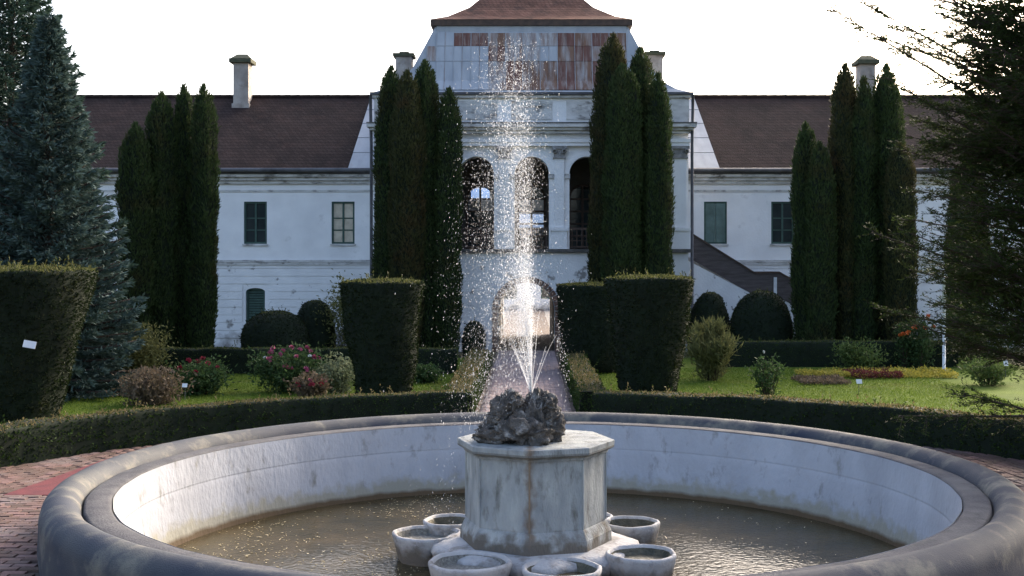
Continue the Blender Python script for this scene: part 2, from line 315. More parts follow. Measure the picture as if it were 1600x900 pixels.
def grid_faces(nu, nv, closed=True):
    i, j = np.meshgrid(np.arange(nu if closed else nu - 1), np.arange(nv - 1), indexing='ij')
    i2 = (i + 1) % nu
    return np.stack([i * nv + j, i2 * nv + j, i2 * nv + j + 1, i * nv + j + 1], -1).reshape(-1, 4)
def sample(v, f, n, rng):
    a, b, c, d = (v[f[:, k]] for k in range(4)); n1 = np.cross(b - a, d - a); n2 = np.cross(d - c, b - c)
    ar = np.linalg.norm(n1, axis=1) + np.linalg.norm(n2, axis=1); nn = norm(n1 + n2)
    k = rng.choice(len(f), size=n, p=ar / ar.sum()); u = rng.random((n, 1)); w = rng.random((n, 1))
    p = (a[k] * (1 - u) + b[k] * u) * (1 - w) + (d[k] * (1 - u) + c[k] * u) * w
    return p, nn[k], ar.sum() / 2
def leafy(name, v, f, dens, L, Wd, mats, out=.5, up=.2, rnd=.7, inset=.02, parent=None, seed=1, top=None):
    """solid clipped body with leaf faces over it; mats = core, leaf, [tip]; tip is used on top faces"""
    rng = np.random.default_rng(seed)
    _, _, area = sample(v, f, 4, rng); n = int(area * dens)
    p, nn, _ = sample(v, f, n, rng); p = p - nn * inset
    d = nn * out + np.array([0, 0, up]) + rng.normal(size=(n, 3)) * rnd
    lv, lf = cards(p, d, L * rng.uniform(.6, 1.3, n), Wd * rng.uniform(.7, 1.3, n), rng)
    k = max(6, int(area * 8)); ps, ns_, _ = sample(v, f, k, rng); q = ps[:, None, :] + (ns_ * .6 + np.array([0, 0, .5]) + rng.normal(size=(k, 3)) * .3)[:, None, :] * np.linspace(.0, .09, 5)[None, :, None] * rng.uniform(.5, 1.5, (k, 1, 1))
    q = q.reshape(-1, 3); sv, sf = cards(q, np.repeat(ns_, 5, 0) + rng.normal(size=(5 * k, 3)) * .8 + [0, 0, .5], L * 1.1, Wd, rng); sf = sf + len(lv); lv = np.concatenate([lv, sv]); lf = np.concatenate([lf, sf]); n += 5 * k; nn = np.concatenate([nn, np.repeat(ns_, 5, 0)])
    mi = np.ones(n, int)
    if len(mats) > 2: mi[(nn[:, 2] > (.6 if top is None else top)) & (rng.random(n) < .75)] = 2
    allm = np.concatenate([np.zeros(len(f), int), mi])
    me = np_mesh(name, np.concatenate([v, lv]), [f, lf + len(v)], mats, mi=allm)
    return link(name, me, parent)
def rev(prof, c, seg, disp=.0, k=3, seed=0, lobes=None):
    """closed body of revolution with noise displacement; prof list of (r,z)"""
    pr = np.array(prof, float); a = np.linspace(0, 2 * pi, seg, endpoint=False)
    A, J = np.meshgrid(a, np.arange(len(pr)), indexing='ij'); r = pr[J, 0]; z = pr[J, 1]
    if lobes: r = r * lobes(A, z)
    p = np.stack([c[0] + r * np.cos(A), c[1] + r * np.sin(A), z], -1).reshape(-1, 3)
    if disp: 
        q = disp * wnoise(p, k, seed); dirv = np.stack([np.cos(A), np.sin(A), 0 * A], -1).reshape(-1, 3)
        p = p + dirv * (q * np.minimum(1, r.ravel() * 3))[:, None]
    return p, grid_faces(seg, len(pr))
def PX(px, D): return (px - 825) / F * D
def PZ(py, D): return CAMH - (py - 407) / F * D

# ------------------------------------------------------------------ ground, lawn, paths
FC = np.array([.10, 14.67])                                  # fountain centre
def sheet(name, poly, z, m): 
    return tag(MB().add([(x, y, z) for x, y in poly], [tuple(range(len(poly)))]).build(name, m), kind='structure')

tag(MB().lathe([(900, -.02), (200, -.02), (60, -.02), (20, -.02), (5.2, -.02)], FC, 72).build('ground', M['earth']), kind='structure')
plaza = tag(MB().lathe([(9.7, 0), (7, 0), (5.2, 0)], FC, 96).build('plaza_paving', M['sand']), kind='structure')
# lawns: half rings outside the round hedge, cut by the path
def lawn(name, sgn):
    xs = sorted([sgn * 1.35, sgn * 15]); mb = MB(); N = 26
    q = []
    for i in range(N + 1):
        x = xs[0] + (xs[1] - xs[0]) * i / N; dx = x - FC[0]
        y0 = FC[1] + (math.sqrt(max(0, 9.3 ** 2 - dx * dx)) if abs(dx) < 9.3 else -1)
        q.append((x, y0))
    vs = [(x, y, -.008) for x, y in q] + [(x, 40.2, -.008) for x, y in q]
    mb.add(vs, [(i, i + 1, N + 2 + i, N + 1 + i) for i in range(N)])
    return tag(mb.build(name, M['lawn']), kind='structure')
lawn('lawn_left', -1); lawn('lawn_right', 1)
path = sheet('path', [(-1.12, 23.5), (1.02, 23.5), (1.02, 90), (-1.12, 90)], -.002, M['sand'])
sheet('forecourt', [(-22, 40), (22, 40), (22, 45), (-22, 45)], -.012, M['earth'])
sheet('courtyard', [(-14, 54), (14, 54), (14, 84), (-14, 84)], -.012, M['gravel'])

# pavers: one shared block; the ones the photo shows largest are objects, the rest one mesh
def paver_mesh(l, w, h=.03, b=.006):
    mb = MB(); a, c = l / 2, w / 2
    mb.hexa([(-a, -c, -.02), (a, -c, -.02), (a, c, -.02), (-a, c, -.02), (-a + b, -c + b, h), (a - b, -c + b, h), (a - b, c - b, h), (-a + b, c - b, h)]); return mb
TRI = np.array([(-7.09, 16.43), (-4.9, 16.43), (-6.72, 19.5)])
def in_tri(x, y):
    s = [(b[0] - a[0]) * (y - a[1]) - (b[1] - a[1]) * (x - a[0]) for a, b in zip(TRI, np.roll(TRI, -1, 0))]
    return min(s) > -.06
PL, PW, GAP = .25, .125, .012
spots = []
dv = math.atan2(1.83, .22)
for sector in (0, 1, 2):
    ang = (0, dv, pi - dv)[sector]; ca, sa = cos(ang), sin(ang); org = ((0, 16.43), (-7.09, 16.43), (7.09, 16.43))[sector]
    for r in range(-90, 91):
        for c in range(-48, 49):
            u = (c + .5 * (r % 2)) * (PL + GAP); w = (r + .5) * (PW + GAP)
            x = org[0] + u * ca - w * sa; y = org[1] + u * sa + w * ca
            rr = math.hypot(x - FC[0], y - FC[1])
            if not 5.58 < rr < 9.1 or y < 8: continue
            if (sector == 0) != (y < 16.43) or (sector == 1 and x >= 0) or (sector == 2 and x < 0): continue
            if in_tri(x, y): continue
            t = .775; hid = math.hypot(x * t - FC[0], y * t - FC[1]) < 5.45
            px = 825 + F * x / y; py = 407 + F * CAMH / y
            vis = -20 < px < 1620 and py < 915 and not hid and not (abs(x) < 1.3 and y > 20)
            spots.append((x, y, ang, vis, y))
vis = sorted([q for q in spots if q[3]], key=lambda q: q[4]); print('visible pavers', len(vis), 'of', len(spots))
pm = paver_mesh(PL, PW).mesh('paver', M['paver'])
pm_var = [pm]
for k in range(4):
    m2 = M['paver'].copy(); m2.name = 'paver_tone'; 
    mixn = [n for n in m2.node_tree.nodes if n.type == 'MIX'][0]; f = (.75, .9, 1.12, 1.3)[k]
    for s_ in ('A', 'B'): c_ = mixn.inputs[s_].default_value; mixn.inputs[s_].default_value = (c_[0] * f, c_[1] * f * (1.04 - .03 * k), c_[2] * f, 1)
    p2 = pm.copy(); p2.materials[0] = m2; pm_var.append(p2)
solo = vis[:300]
for x, y, a, _, _ in solo:
    o = link('paver', random.choice(pm_var), plaza, (x, y, .0 + random.uniform(-.008, .004))); o.rotation_euler = (random.gauss(0, .012), random.gauss(0, .012), a + random.gauss(0, .012))
def paver_field(name, lst, m, parent):
    base = np.array(paver_mesh(PL, PW).v); fs = np.array(paver_mesh(PL, PW).f); V_ = []; F_ = []
    for i, (x, y, a) in enumerate(lst):
        a += random.gauss(0, .012); c, s = cos(a), sin(a); b = base.copy()
        b = np.stack([x + base[:, 0] * c - base[:, 1] * s, y + base[:, 0] * s + base[:, 1] * c, base[:, 2] + random.uniform(-.008, .004)], 1)
        V_.append(b); F_.append(fs + 8 * i)
    o = link(name, np_mesh(name, np.concatenate(V_), [np.concatenate(F_)], m), parent); o['kind'] = 'stuff'; return o
ss = set(id(q) for q in solo)
paver_field('paver_field', [(q[0], q[1], q[2]) for q in spots if id(q) not in ss], M['paver'], plaza)
MB().add([(x, y, z) for z in (-.01, .034) for x, y in TRI], [(3, 4, 5), (0, 1, 4, 3), (1, 2, 5, 4), (2, 0, 3, 5)]).build('red_slab', M['red_slab'], plaza)
lst = []
for r in range(0, 160):
    y = 23.6 + r * (PW + GAP)
    if y > 42.9: break
    for c in range(-4, 5):
        x = -.05 + (c + .5 * (r % 2) - .25) * (PL + GAP)
        if abs(x + .05) < .98: lst.append((x, y, 0))
paver_field('paver_field', lst, M['paver_path'], path)

# ------------------------------------------------------------------ castle
BX = .13; DC, DW = 33.0 * K, 34.5 * K
castle = thing('castle', 'long white castle with rusty mansard roof, arched loggia and dark tiled wings', 'castle', (BX, DC, 0))
def P(mb, name, m, parent=castle, smooth=False):
    o = mb.build(name, m, parent, smooth)
    if parent is castle: o.location = (-BX, -DC, 0)
    return o
def wall_open(mb, x0, x1, z0, z1, y0, y1, ops, seg=18):
    """wall slab with openings (xa, xb, zb, zt, arched)"""
    x = x0
    for xa, xb, zb, zt, ar in sorted(ops):
        if xa > x: mb.box(x, xa, y0, y1, z0, z1)
        if zb > z0: mb.box(xa, xb, y0, y1, z0, zb)
        if not ar: mb.box(xa, xb, y0, y1, zt, z1)
        else:
            r = (xb - xa) / 2; cx = (xa + xb) / 2; zs = zt - (r if ar is True else ar); h = zt - zs
            for i in range(seg):
                t0, t1 = pi - pi * i / seg, pi - pi * (i + 1) / seg
                a, b = (cx + r * cos(t0), zs + h * sin(t0)), (cx + r * cos(t1), zs + h * sin(t1))
                mb.hexa([(a[0], y0, a[1]), (b[0], y0, b[1]), (b[0], y1, b[1]), (a[0], y1, a[1]), (a[0], y0, z1), (b[0], y0, z1), (b[0], y1, z1), (a[0], y1, z1)])
        x = xb
    if x1 > x: mb.box(x, x1, y0, y1, z0, z1)
    return mb
def arch_ring(mb, cx, zs, r0, r1, y0, y1, seg=20, a0=0, a1=pi, hr=1):
    for i in range(seg):
        t0, t1 = a1 - (a1 - a0) * i / seg, a1 - (a1 - a0) * (i + 1) / seg
        q = lambda r, t: (cx + r * cos(t), zs + hr * r * sin(t))
        a, b, c, d = q(r0, t0), q(r0, t1), q(r1, t1), q(r1, t0)
        mb.hexa([(a[0], y0, a[1]), (b[0], y0, b[1]), (b[0], y1, b[1]), (a[0], y1, a[1]), (d[0], y0, d[1]), (c[0], y0, c[1]), (c[0], y1, c[1]), (d[0], y1, d[1])])
    return mb
EAV, RIDGE, XE = 6.48, PZ(152, DW + 4.5), 21.0
CW = 5.52                                                    # half width of the centre block
def wx(px): return PX(px, DW)
UP = [(wx(381), wx(417)), (wx(518), wx(554)), (wx(1100), wx(1136)), (wx(1205), wx(1241)), (wx(1396), wx(1431)), (wx(244), wx(280)), (wx(107), wx(143))]
uz0, uz1 = PZ(381, DW), PZ(315, DW)
GR = [(wx(384), wx(414))]
gz0, gz1 = PZ(506, DW), PZ(450, DW)
for sgn in (-1, 1):
    xa, xb = (BX - XE, BX - CW) if sgn < 0 else (BX + CW, BX + XE)
    inr = lambda a: xa < a[0] < xb
    up = [(a, b, uz0, uz1, False) for a, b in UP if inr((a, b))]; gr = [(a, b, gz0, gz1, .14) for a, b in GR if inr((a, b))]
    P(wall_open(MB(), xa, xb, 3.2, EAV, DW, DW + .45, up), 'wall', M['plaster'])
    P(wall_open(MB(), xa, xb, -.3, 3.2, DW, DW + .45, gr), 'wall', M['plaster_low'])
    P(MB().box(xa, xb, DW + 8.6, DW + 9, -.3, EAV), 'wall', M['plaster'])
    e = xa if sgn < 0 else xb; e0, e1 = (e, e + .4) if sgn < 0 else (e - .4, e)
    P(MB().prism_xz([(0, 0)] * 3, 0, 0) if 0 else MB().box(e0 + .003, e1 - .003, DW + .452, DW + 8.598, -.3, EAV), 'wall', M['plaster'])
    # rusticated courses, broken at the windows
    z = .35
    while z < 3.02:
        x = xa + .003; segs = []
        for a, b, c, d, _ in sorted(gr):
            if c - .05 < z + .27 and z < d + .08: segs.append((x, a - .12)); x = b + .12
        segs.append((x, xb - .003))
        for s0, s1 in segs: P(MB().box(s0, s1, DW - .032, DW + .01, z, z + .245), 'rusticated_course', M['plaster_low'])
        z += .285
    # string course, frieze, cornice, gutter
    P(MB().box(xa, xb, DW - .08, DW + .01, 3.04, 3.13).box(xa, xb, DW - .10, DW + .01, 3.132, 3.22), 'string_course', M['trim'])
    P(MB().box(xa, xb, DW - .03, DW + .01, 5.72, 5.80), 'moulding', M['trim'])
    P(MB().box(xa, xb, DW - .10, DW + .01, 6.02, 6.14).box(xa, xb, DW - .20, DW + .01, 6.142, 6.26).box(xa, xb, DW - .32, DW + .01, 6.262, 6.36), 'cornice', M['trim'])
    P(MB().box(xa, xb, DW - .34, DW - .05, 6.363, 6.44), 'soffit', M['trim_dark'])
    mb = MB().tube([(xa, DW - .50, 6.50), (xb, DW - .50, 6.50)], .075, 8); P(mb, 'gutter', M['gutter'], smooth=True)
    P(MB().box(xa, xb, DW - .40, DW - .33, 6.38, 6.56), 'fascia', M['gutter'])
    # pitched roof
    ym = DW + 4.5; y0, y1 = DW - .46, DW + 9.46; zb = EAV + .06
    mb = MB().add([(xa, y0, zb), (xb, y0, zb), (xb, ym, RIDGE), (xa, ym, RIDGE), (xb, y1, zb), (xa, y1, zb)], [(0, 1, 2, 3), (3, 2, 4, 5), (0, 3, 5), (1, 4, 2)])
    roof = P(mb, 'wing_roof', M['tile'])
    mb = MB()
    for i in range(int((xb - xa) / .4)): mb.tube([(xa + i * .4, ym, RIDGE + .02), (xa + i * .4 + .43, ym, RIDGE + .03)], .085, 7)
    mb.build('ridge_tiles', M['tile'], roof)['kind'] = 'stuff'
    # zinc flashing beside the centre block, tapering towards the ridge
    sl_ = (RIDGE - zb) / (ym - y0)
    def on(x, t, off=.03): y = y0 + (ym - y0) * t; return (x, y - off * .6, zb + (ym - y0) * t * sl_ + off)
    xin = xb if sgn < 0 else xa
    x_e, x_r = (wx(547), (580 - 825) / F * ym) if sgn < 0 else (wx(1121), (1084 - 825) / F * ym)
    for k in range(5):
        t0, t1 = k / 5, (k + 1) / 5; l0, l1 = x_e + (x_r - x_e) * t0, x_e + (x_r - x_e) * t1
        a, b, c, d = on(l0, t0, .04), on(xin, t0, .04), on(xin, t1 - .004, .03), on(l1, t1 - .004, .03)
        q = [a, b, c, d]; w = [(x, y + .02, z - .03) for x, y, z in q]
        MB().hexa(w + q if sgn < 0 else [w[1], w[0], w[3], w[2], q[1], q[0], q[3], q[2]]).build('zinc_sheet', M['zinc'], roof)
    # chimneys of this wing
    for px, ptop, pbot in ([(383, 88, 160)] if sgn < 0 else [(1348, 90, 160)]):
        cx = PX(px, ym); w = .30; zt = PZ(ptop, ym)
        ch = MB().box(cx - w, cx + w, ym - .75, ym - .05, RIDGE - .75, zt - .38).box(cx - w - .05, cx + w + .05, ym - .80, ym, RIDGE - .8, RIDGE - .35).build('chimney', M['chimney'], roof)
        MB().box(cx - w - .14, cx + w + .14, ym - .9, ym + .1, zt - .378, zt - .22).hexa([(cx - w - .1, ym - .86, zt - .218), (cx + w + .1, ym - .86, zt - .218), (cx + w + .1, ym + .06, zt - .218), (cx - w - .1, ym + .06, zt - .218),
             (cx - .2, ym - .5, zt), (cx + .2, ym - .5, zt), (cx + .2, ym - .3, zt), (cx - .2, ym - .3, zt)]).build('chimney_cap', M['moss'], roof)

def window(xa, xb, z0, z1, kind, y=DW):
    fr = .07; w = P(MB().box(xa, xa + fr, y + .06, y + .16, z0, z1).box(xb - fr, xb, y + .06, y + .16, z0, z1).box(xa + fr, xb - fr, y + .06, y + .16, z1 - fr, z1).box(xa + fr, xb - fr, y + .06, y + .16, z0, z0 + fr), 'window', M['wood_green'])
    MB().box(xa - .05, xb + .05, y - .06, y + .058, z0 - .07, z0 - .002).build('sill', M['trim'], w)
    cx = (xa + xb) / 2
    if kind == 'shutter':
        for a, b in ((xa + fr, cx - .008), (cx + .008, xb - fr)):
            mb = MB().box(a, a + .06, y + .04, y + .08, z0 + fr, z1 - fr).box(b - .06, b, y + .04, y + .08, z0 + fr, z1 - fr)
            n = 20; h = (z1 - z0 - 2 * fr) / n
            for i in range(n):
                zz = z0 + fr + i * h; mb.hexa([(a + .06, y + .045, zz), (b - .06, y + .045, zz), (b - .06, y + .06, zz), (a + .06, y + .06, zz), (a + .06, y + .065, zz + h * 1.1), (b - .06, y + .065, zz + h * 1.1), (b - .06, y + .08, zz + h * 1.1), (a + .06, y + .08, zz + h * 1.1)])
            mb.build('shutter_leaf', M['shutter'], w)
    else:
        rows = 3; mb = MB().box(cx - .035, cx + .035, y + .07, y + .15, z0 + fr, z1 - fr)
        zs = [z0 + fr + (z1 - z0 - 2 * fr) * t for t in (0, .31, .62, 1)]
        for zz in zs[1:3]: mb.box(xa + fr, cx - .036, y + .08, y + .14, zz - .022, zz + .022).box(cx + .036, xb - fr, y + .08, y + .14, zz - .022, zz + .022)
        mb.build('muntin', M['wood_green'], w)
        for a, b in ((xa + fr, cx - .035), (cx + .035, xb - fr)):
            for i in range(3):
                MB().box(a, b, y + .10, y + .106, zs[i], zs[i + 1]).build('pane', M['curtain'] if kind == 'curtain' or (kind == 'half' and i == 0) else M['glass'], w)
    return w
kinds = ['glass', 'curtain', 'shutter', 'glass', 'shutter', 'glass', 'glass']
for (a, b), k in zip(UP, kinds): window(a, b, uz0, uz1, k)
for a, b in GR:
    w = P(arch_ring(MB(), (a + b) / 2, gz1 - .14, (b - a) / 2 - .07, (b - a) / 2, DW + .08, DW + .18, hr=.14 / ((b - a) / 2)).box(a, a + .07, DW + .08, DW + .18, gz0, gz1 - .14).box(b - .07, b, DW + .08, DW + .18, gz0, gz1 - .14).box(a, b, DW + .08, DW + .18, gz0 - .06, gz0), 'window', M['wood_green'])
    mb = MB(); n = 14
    for i in range(n): zz = gz0 + (gz1 - gz0) * i / n; mb.box(a + .07, b - .07, DW + .11, DW + .14, zz, zz + .07)
    mb.build('shutter_leaf', M['wood_green'], w)
    MB().box(a, b, DW + .2, DW + .21, gz0, gz1 + .01).build('pane', M['glass'], w)

# ---- centre block
GX = -.06; GR_ = 1.0; GZS = 1.42                                # gateway
gate = [(GX - GR_, GX + GR_, -.3, GZS + GR_, True)]
c0, c1 = BX - CW, BX + CW
P(wall_open(MB(), c0, c1, -.3, 3.48, DC, DC + .5, gate, 28), 'wall', M['plaster_low'])
P(wall_open(MB(), c0, c1, -.3, 3.48, DC + 9.5, DC + 10, gate, 28), 'wall', M['plaster'])
# passage side walls and vault
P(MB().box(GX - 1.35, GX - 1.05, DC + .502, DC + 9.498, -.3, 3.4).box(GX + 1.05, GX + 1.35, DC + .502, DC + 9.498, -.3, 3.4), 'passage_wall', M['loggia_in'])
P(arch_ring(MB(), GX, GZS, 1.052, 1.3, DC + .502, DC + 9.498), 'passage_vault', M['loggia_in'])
# brick voussoirs
nv = 19
for i in range(nv):
    a0, a1 = pi * i / nv + .012, pi * (i + 1) / nv - .012
    P(arch_ring(MB(), GX, GZS, GR_ + .004, GR_ + .21, DC - .045, DC + .05, 2, a0, a1), 'voussoir', M['brick'])
for s_ in (-1, 1):
    for k in range(8):
        x0, x1 = sorted((GX + s_ * (GR_ + .004), GX + s_ * (GR_ + (.21 if k % 2 else .19)))); P(MB().box(x0, x1, DC - .045, DC + .05, GZS - .004 - .18 * (k + 1), GZS - .016 - .18 * k), 'jamb_brick', M['brick'])
# side walls
for x0, x1 in ((c0, c0 + .45), (c1 - .45, c1)):
    P(MB().box(x0, x1, DC + .502, DC + 9.498, -.3, 9.0), 'wall', M['plaster'])
P(wall_open(MB(), c0, c1, 3.482, 9.0, DC + 9.5, DC + 10, [(-2.45, -1.65, 5.80, 6.35, .2), (-.45, .75, 4.62, 5.2, False)]), 'wall', M['plaster'])
for a_, b_, z_, w_ in ((-2.45, -1.65, 5.80, 6.35), (-.45, .75, 4.62, 5.2)): P(MB().box(a_, b_, DC + 9.7, DC + 9.71, z_, w_), 'pane', M['clear'])
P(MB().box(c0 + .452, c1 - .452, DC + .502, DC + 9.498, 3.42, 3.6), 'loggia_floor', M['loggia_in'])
P(MB().box(c0 + .452, c1 - .452, DC + .502, DC + 9.498, 7.35, 7.5), 'loggia_ceiling', M['plaster'])
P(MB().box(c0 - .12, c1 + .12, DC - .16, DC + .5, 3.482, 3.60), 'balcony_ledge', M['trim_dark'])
# loggia
SP = 86 / 44.33; AR = .61; ZS = 6.25
cxs = [BX + SP * k for k in (-2, -1, 0, 1, 2)]
P(wall_open(MB(), c0, c1, 3.602, 8.98, DC, DC + .5, [(c - AR, c + AR, 3.602, ZS + AR, True) for c in cxs], 22), 'wall', M['plaster'])
for c in cxs:
    P(arch_ring(MB(), c, ZS, AR + .003, AR + .13, DC - .045, DC + .04), 'archivolt', M['plaster'])
    for s_ in (-1, 1):
        x0, x1 = sorted((c + s_ * (AR - .02), c + s_ * (AR + .17))); P(MB().box(x0, x1, DC - .08, DC + .3, ZS - .16, ZS - .004), 'impost', M['trim'])
pil = [BX + SP * k for k in (-1.5, -.5, .5, 1.5)] + [c0 + .36, c1 - .36]
for i, x in enumerate(pil):
    hw = .17 if i < 4 else .28
    P(MB().box(x - hw, x + hw, DC - .12, DC + .01, 4.36, 6.78), 'pilaster', M['plaster'])
    P(MB().box(x - hw - .10, x + hw + .10, DC - .155, DC + .01, 3.604, 4.24).box(x - hw - .14, x + hw + .14, DC - .2, DC + .01, 4.242, 4.355), 'pedestal', M['plaster'])
    cp = P(MB().box(x - hw - .05, x + hw + .05, DC - .17, DC + .01, 6.782, 6.84).box(x - hw - .02, x + hw + .02, DC - .15, DC + .01, 6.842, 7.12).box(x - hw - .10, x + hw + .10, DC - .22, DC + .01, 7.122, 7.22), 'capital', M['capital'])
    for s_ in (-1, 1): MB().lathe([(.001, 0), (.05, .02), (.085, .06), (.09, .10), (.05, .12)], (0, 0), 10).build('volute', M['capital'], cp, True).matrix_local = __import__('mathutils').Matrix.Translation((x + s_ * (hw - .0), DC - .13, 7.04)) @ __import__('mathutils').Matrix.Rotation(pi / 2, 4, 'X')
# entablature
P(MB().box(c0 - .03, c1 + .03, DC - .20, DC + .01, 7.224, 7.34).box(c0 - .05, c1 + .05, DC - .24, DC + .01, 7.342, 7.46), 'architrave', M['plaster'])
P(MB().box(c0 - .06, c1 + .06, DC - .26, DC + .01, 7.66, 7.76).box(c0 - .14, c1 + .14, DC - .36, DC + .01, 7.762, 7.86).box(c0 - .24, c1 + .24, DC - .46, DC + .4, 7.862, 7.98), 'cornice', M['trim'])
P(MB().box(c0 - .25, c1 + .25, DC - .47, DC + .3, 7.982, 8.03), 'cornice_shadow_strip', M['trim_dark'])  # dark strip laid along the cornice, stands in for its shadow line
for k in range(-2, 3): P(MB().box(BX + SP * k - .72, BX + SP * k + .72, DC - .035, DC + .01, 8.16, 8.82), 'attic_panel', M['trim'])
P(MB().box(c0 - .02, c0 + .62, DC - .07, DC + .01, 8.034, 8.92), 'attic_pier', M['trim']); P(MB().box(c1 - .62, c1 + .02, DC - .07, DC + .01, 8.034, 8.92), 'attic_pier', M['trim'])
P(MB().box(c0 - .12, c1 + .12, DC - .14, DC + .5, 8.925, 9.02), 'attic_cornice', M['trim'])
P(MB().box(c0 - .16, c1 + .16, DC - .22, DC + .5, 9.022, 9.11), 'gutter', M['gutter'])
# loggia rails with lattice
for c in cxs:
    rl = P(MB().box(c - AR + .01, c + AR - .01, DC + .12, DC + .20, 4.28, 4.36).box(c - AR + .01, c + AR - .01, DC + .13, DC + .19, 3.66, 3.71), 'balcony_rail', M['wood_brown'])
    for i in range(7): x = c - AR + .1 + i * (2 * AR - .2) / 6; MB().box(x - .016, x + .016, DC + .14, DC + .17, 3.712, 4.278).build('baluster', M['wood_brown'], rl)
    for zz in (3.9, 4.09): MB().box(c - AR + .01, c + AR - .01, DC + .172, DC + .19, zz - .014, zz + .014).build('lattice_bar', M['wood_brown'], rl)
# loggia back wall with glazed doors
YB = DC + 3.2
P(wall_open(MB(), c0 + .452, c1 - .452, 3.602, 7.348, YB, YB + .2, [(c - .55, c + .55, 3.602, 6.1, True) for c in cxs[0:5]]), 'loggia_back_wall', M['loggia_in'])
for j, c in enumerate(cxs):
    d = P(arch_ring(MB(), c, 5.55, .46, .548, YB + .04, YB + .14).box(c - .548, c - .46, YB + .04, YB + .14, 3.605, 5.55).box(c + .46, c + .548, YB + .04, YB + .14, 3.605, 5.55).box(c - .04, c + .04, YB + .05, YB + .13, 3.605, 6.0), 'glazed_door', M['wood_brown'])
    for k in range(5):
        z0 = 3.65 + k * .47; MB().box(c - .46, c - .041, YB + .06, YB + .12, z0 - .035, z0 + .035).box(c + .041, c + .46, YB + .06, YB + .12, z0 - .035, z0 + .035).build('door_rail', M['wood_brown'], d)
        for a, b in ((c - .46, c - .042), (c + .042, c + .46)):
            if k > 0 or True: MB().box(a, b, YB + .085, YB + .092, z0 + .036, z0 + (.434 if k < 4 else .4)).build('pane', M['clear'] if (j == 2 and k in (1, 2, 3)) or (j == 1 and k in (3, 4)) else M['glass'], d)
# mansard
PROF = [(5.62, 9.11, 0), (5.1, 9.28, .22), (4.63, 9.57, .42), (4.24, 10.08, .62), (3.88, 10.8, .85), (3.48, 11.64, 1.15)]   # half width, z, setback
YBK = DC + 10
def ringpts(h, z, s): return [(BX - h, DC - .1 + s, z), (BX + h, DC - .1 + s, z), (BX + h, YBK - s, z), (BX - h, YBK - s, z)]
mb = MB(); rings = [ringpts(*p) for p in PROF]
for a, b in zip(rings, rings[1:]):
    for k in range(4): mb.add([a[k], a[(k + 1) % 4], b[(k + 1) % 4], b[k]], [(0, 1, 2, 3)])
mans = P(mb, 'mansard_roof', M['zinc'])
# sheets on its front: rows follow the slope, columns follow the width
def fpt(u, t):                                                # u metres from axis, t 0..1 up the front
    zs = [p[1] for p in PROF]; z = PROF[0][1] + .1 + (PROF[-1][1] - PROF[0][1] - .32) * t
    for p, q in zip(PROF, PROF[1:]):
        if p[1] <= z <= q[1] + 1e-6: k = (z - p[1]) / (q[1] - p[1]); return (BX + u, DC - .1 + p[2] + (q[2] - p[2]) * k, z), p[0] + (q[0] - p[0]) * k
    return (BX + u, DC - .1 + PROF[-1][2], z), PROF[-1][0]
pat = ['ZZZrrRBBBrRrRZZ', 'ZBZZZrBBZRrBRZZ', 'ZZZZZBrRRrRrBZZ']
NC, CWD = 15, .62
rows_t = [(0, .5), (.5, .76), (.76, .99)]
for r, (t0, t1) in enumerate(rows_t):
    for c in range(NC):
        u0 = -NC / 2 * CWD + c * CWD; u1 = u0 + CWD - .012
        sub = 3; vs = []
        hw0 = min(fpt(0, t0)[1], fpt(0, t1)[1]) - .08
        ua, ub = max(u0, -hw0), min(u1, hw0)
        if ub - ua < .12: continue
        for i in range(sub + 1):
            t = t0 + (t1 - t0 - .006) * i / sub
            for u in (ua, ub): p, _ = fpt(u, t); vs.append((p[0], p[1] - .025 - .012 * (1 - i / sub), p[2] + .01))
        nb = len(vs); vs += [(x, y + .02, z - .012) for x, y, z in vs]
        fs = [(2 * i, 2 * i + 1, 2 * i + 3, 2 * i + 2) for i in range(sub)] + [(0, nb, nb + 1, 1)] + [(2 * i, 2 * i + 2, nb + 2 * i + 2, nb + 2 * i) for i in range(sub)] + [(2 * i + 1, nb + 2 * i + 1, nb + 2 * i + 3, 2 * i + 3) for i in range(sub)]
        ch = pat[2 - r][c]; mm = {'Z': 'zinc', 'B': 'zinc_b', 'R': 'rust', 'r': 'rust_red', 'O': 'rust'}[ch]
        MB().add(vs, fs).build('zinc_sheet', M[mm], mans)
for c in range(2 * NC + 1):                                   # standing seams
    u = -NC / 2 * CWD + c * CWD / 2 - .006; pts = [fpt(u, t) for t in np.linspace(.0, .99, 8)]; pts = [p for p, hw in pts if abs(u) < hw - .05]
    if len(pts) > 1: MB().tube([(p[0], p[1] - .04, p[2] + .01) for p in pts], .010, 5).build('standing_seam', M['zinc_b'] if c % 2 else M['zinc'], mans)
P(MB().box(BX - 3.42, BX + 3.42, DC + .98, DC + 1.1, 11.40, 11.655), 'zinc_band', M['zinc'])
